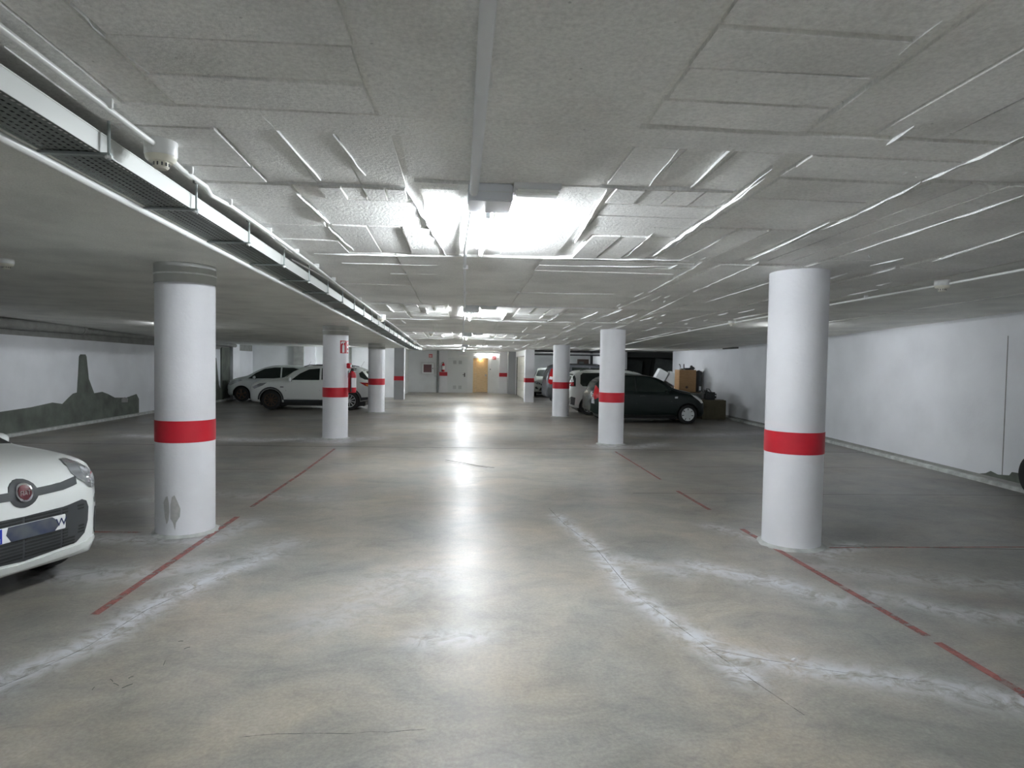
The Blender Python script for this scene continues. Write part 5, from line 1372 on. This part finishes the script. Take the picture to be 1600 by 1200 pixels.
# --- white compact minivan
def minivan():
    st = [(0, .38, .60, .70, .52, .40), (.03, .30, .70, .80, .66, .52), (.10, .25, .80, .89, .76, .62), (.25, .23, .88, .98, .83, .67), (.5, .23, .92, 1.04, .86, .69), (.8, .23, .94, 1.12, .865, .69),
          (1.1, .23, .95, 1.33, .865, .65), (1.4, .23, .96, 1.49, .865, .63), (1.8, .23, .97, 1.58, .865, .62), (2.5, .23, .98, 1.60, .865, .62), (3.3, .23, .98, 1.585, .862, .62), (3.75, .25, .98, 1.54, .85, .61),
          (3.93, .28, .97, 1.38, .82, .61), (4.02, .32, .94, 1.14, .78, .60), (4.08, .38, .80, .90, .70, .56)]
    c = Car('compact_minivan', 4.08, st, 'carwhite', (.80, 3.34), .315, .85)
    c.under(); g = 'glass'
    c.both('side_window', [(1.22, 1.0), (1.45, 1.32), (1.62, 1.48), (2.10, 1.52), (2.12, 1.0)], g)
    c.both('side_window', [(2.18, 1.0), (2.16, 1.52), (2.72, 1.52), (2.74, 1.0)], g)
    c.both('side_window', [(2.80, 1.05), (2.78, 1.44), (2.86, 1.51), (3.55, 1.50), (3.64, 1.42), (3.66, 1.12), (3.58, 1.03), (2.88, 1.0)], g)
    windshield(c, .68, 1.14, .58, 1.50, bow=.01)
    c.patch('rear_window', [(-.56, 1.06), (.56, 1.06), (.54, 1.46), (-.54, 1.46)], g, 'B', .004, .08)
    q = [(3.83, 1.02), (3.81, 1.30), (3.86, 1.46), (3.94, 1.42), (4.01, 1.22), (4.05, 1.02)]
    c.both('rear_corner_glass', q, g, eps=.006)
    c.both('tail_light', [(3.88, 1.04), (3.88, 1.16), (4.01, 1.16), (4.04, 1.04)], 'redlens', eps=.010)
    c.both('tail_lens', [(3.88, 1.18), (3.90, 1.28), (3.95, 1.30), (4.00, 1.18)], 'white', eps=.010)
    c.both('headlight', [(.12, .80), (.30, .93), (.62, 1.0), (.50, .88), (.25, .76)], 'lens', eps=.008)
    c.both('bumper_insert', [(3.86, .34), (3.84, .62), (3.98, .66), (4.04, .60), (4.04, .40)], 'dplastic', eps=.006)
    c.patch('grille', [(-.4, .60), (.4, .60), (.42, .70), (-.42, .70)], 'black', 'F', .008, .08)
    c.seams([(1.24, .96), (1.20, .7), (1.22, .30), (2.12, .29), (2.15, .98)], [(2.17, .29), (2.80, .29), (2.96, .66), (2.76, 1.0)])
    c.wheel('multi8', 'rim'); c.mirror(1.30, 1.06, 'carwhite', 1.); c.handle(1.95, .90); c.handle(2.62, .91)
    for sg in (-1, 1): MB().tube([(c.L/2-1.7, sg*.57, 1.58), (c.L/2-1.9, sg*.57, 1.635), (c.L/2-3.4, sg*.57, 1.635), (c.L/2-3.65, sg*.57, 1.58)], .014, 8).build('roof_rail', 'black', c.root, True)
    return c
c7 = minivan(); c7.place(3.86+4.08, 23.3, 0., 'white compact minivan with rounded rear window behind the third right column')

# --- tall grey van-like car
def tall():
    st = [(0, .44, .66, .76, .58, .46), (.04, .36, .76, .86, .72, .58), (.14, .30, .86, .96, .82, .68), (.35, .28, .94, 1.05, .89, .73), (.8, .28, .98, 1.12, .90, .73), (1.05, .28, 1.0, 1.20, .90, .72),
          (1.4, .28, 1.02, 1.50, .90, .67), (1.7, .28, 1.04, 1.70, .90, .65), (2.1, .28, 1.05, 1.77, .90, .645), (3.0, .28, 1.05, 1.78, .90, .645), (3.75, .30, 1.05, 1.76, .895, .65), (4.0, .32, 1.05, 1.68, .88, .66),
          (4.12, .36, 1.03, 1.45, .86, .67), (4.18, .40, 1.0, 1.2, .83, .67), (4.21, .46, .9, 1.0, .78, .64)]
    c = Car('tall_van_car', 4.21, st, 'cargrey', (.85, 3.50), .33, .89)
    c.under(); g = 'glass'
    c.both('side_window', [(1.35, 1.06), (1.62, 1.44), (1.86, 1.64), (2.28, 1.66), (2.30, 1.06)], g)
    c.both('side_window', [(2.38, 1.06), (2.36, 1.66), (3.10, 1.66), (3.12, 1.06)], g)
    c.both('side_window', [(3.20, 1.06), (3.18, 1.66), (3.68, 1.64), (3.72, 1.20), (3.66, 1.06)], g)
    windshield(c, .72, 1.22, .60, 1.66, bow=.01)
    c.patch('rear_window', [(-.60, 1.10), (.60, 1.10), (.58, 1.60), (-.58, 1.60)], g, 'B', .004, .08)
    c.both('tail_light', [(3.90, .94), (3.87, 1.20), (3.90, 1.60), (4.0, 1.58), (4.09, 1.30), (4.14, 1.0), (4.06, .92)], 'redlens', eps=.010)
    c.both('tail_lens', [(3.96, 1.12), (3.95, 1.24), (4.06, 1.26), (4.10, 1.14)], 'white', eps=.014)
    c.both('rear_bumper', [(3.86, .34), (3.84, .72), (4.14, .80), (4.18, .70), (4.12, .40)], 'dplastic', eps=.010)
    c.both('side_molding', [(1.35, .58), (3.0, .60), (3.0, .68), (1.35, .66)], 'dplastic', eps=.008)
    c.both('headlight', [(.16, .80), (.36, .98), (.60, 1.02), (.50, .86), (.28, .74)], 'lens', eps=.008)
    c.patch('grille', [(-.5, .56), (.5, .56), (.52, .78), (-.52, .78)], 'black', 'F', .008, .08)
    c.seams([(1.34, 1.0), (1.30, .7), (1.34, .34), (2.30, .33), (2.34, 1.02)], [(2.36, .33), (3.02, .34), (3.18, .70), (3.16, 1.02)])
    c.wheel('five', 'rim'); c.mirror(1.45, 1.12, 'black', 1.1); c.handle(2.15, .96); c.handle(3.0, .97)
    for sg in (-1, 1): MB().tube([(c.L/2-1.8, sg*.60, 1.74), (c.L/2-2.0, sg*.60, 1.81), (c.L/2-3.5, sg*.60, 1.81), (c.L/2-3.8, sg*.60, 1.75)], .018, 8).build('roof_rail', 'black', c.root, True)
    return c
c8 = tall(); c8.place(3.70+4.21, 28.0, 0., 'tall grey car with long red tail lights beyond the white minivan')
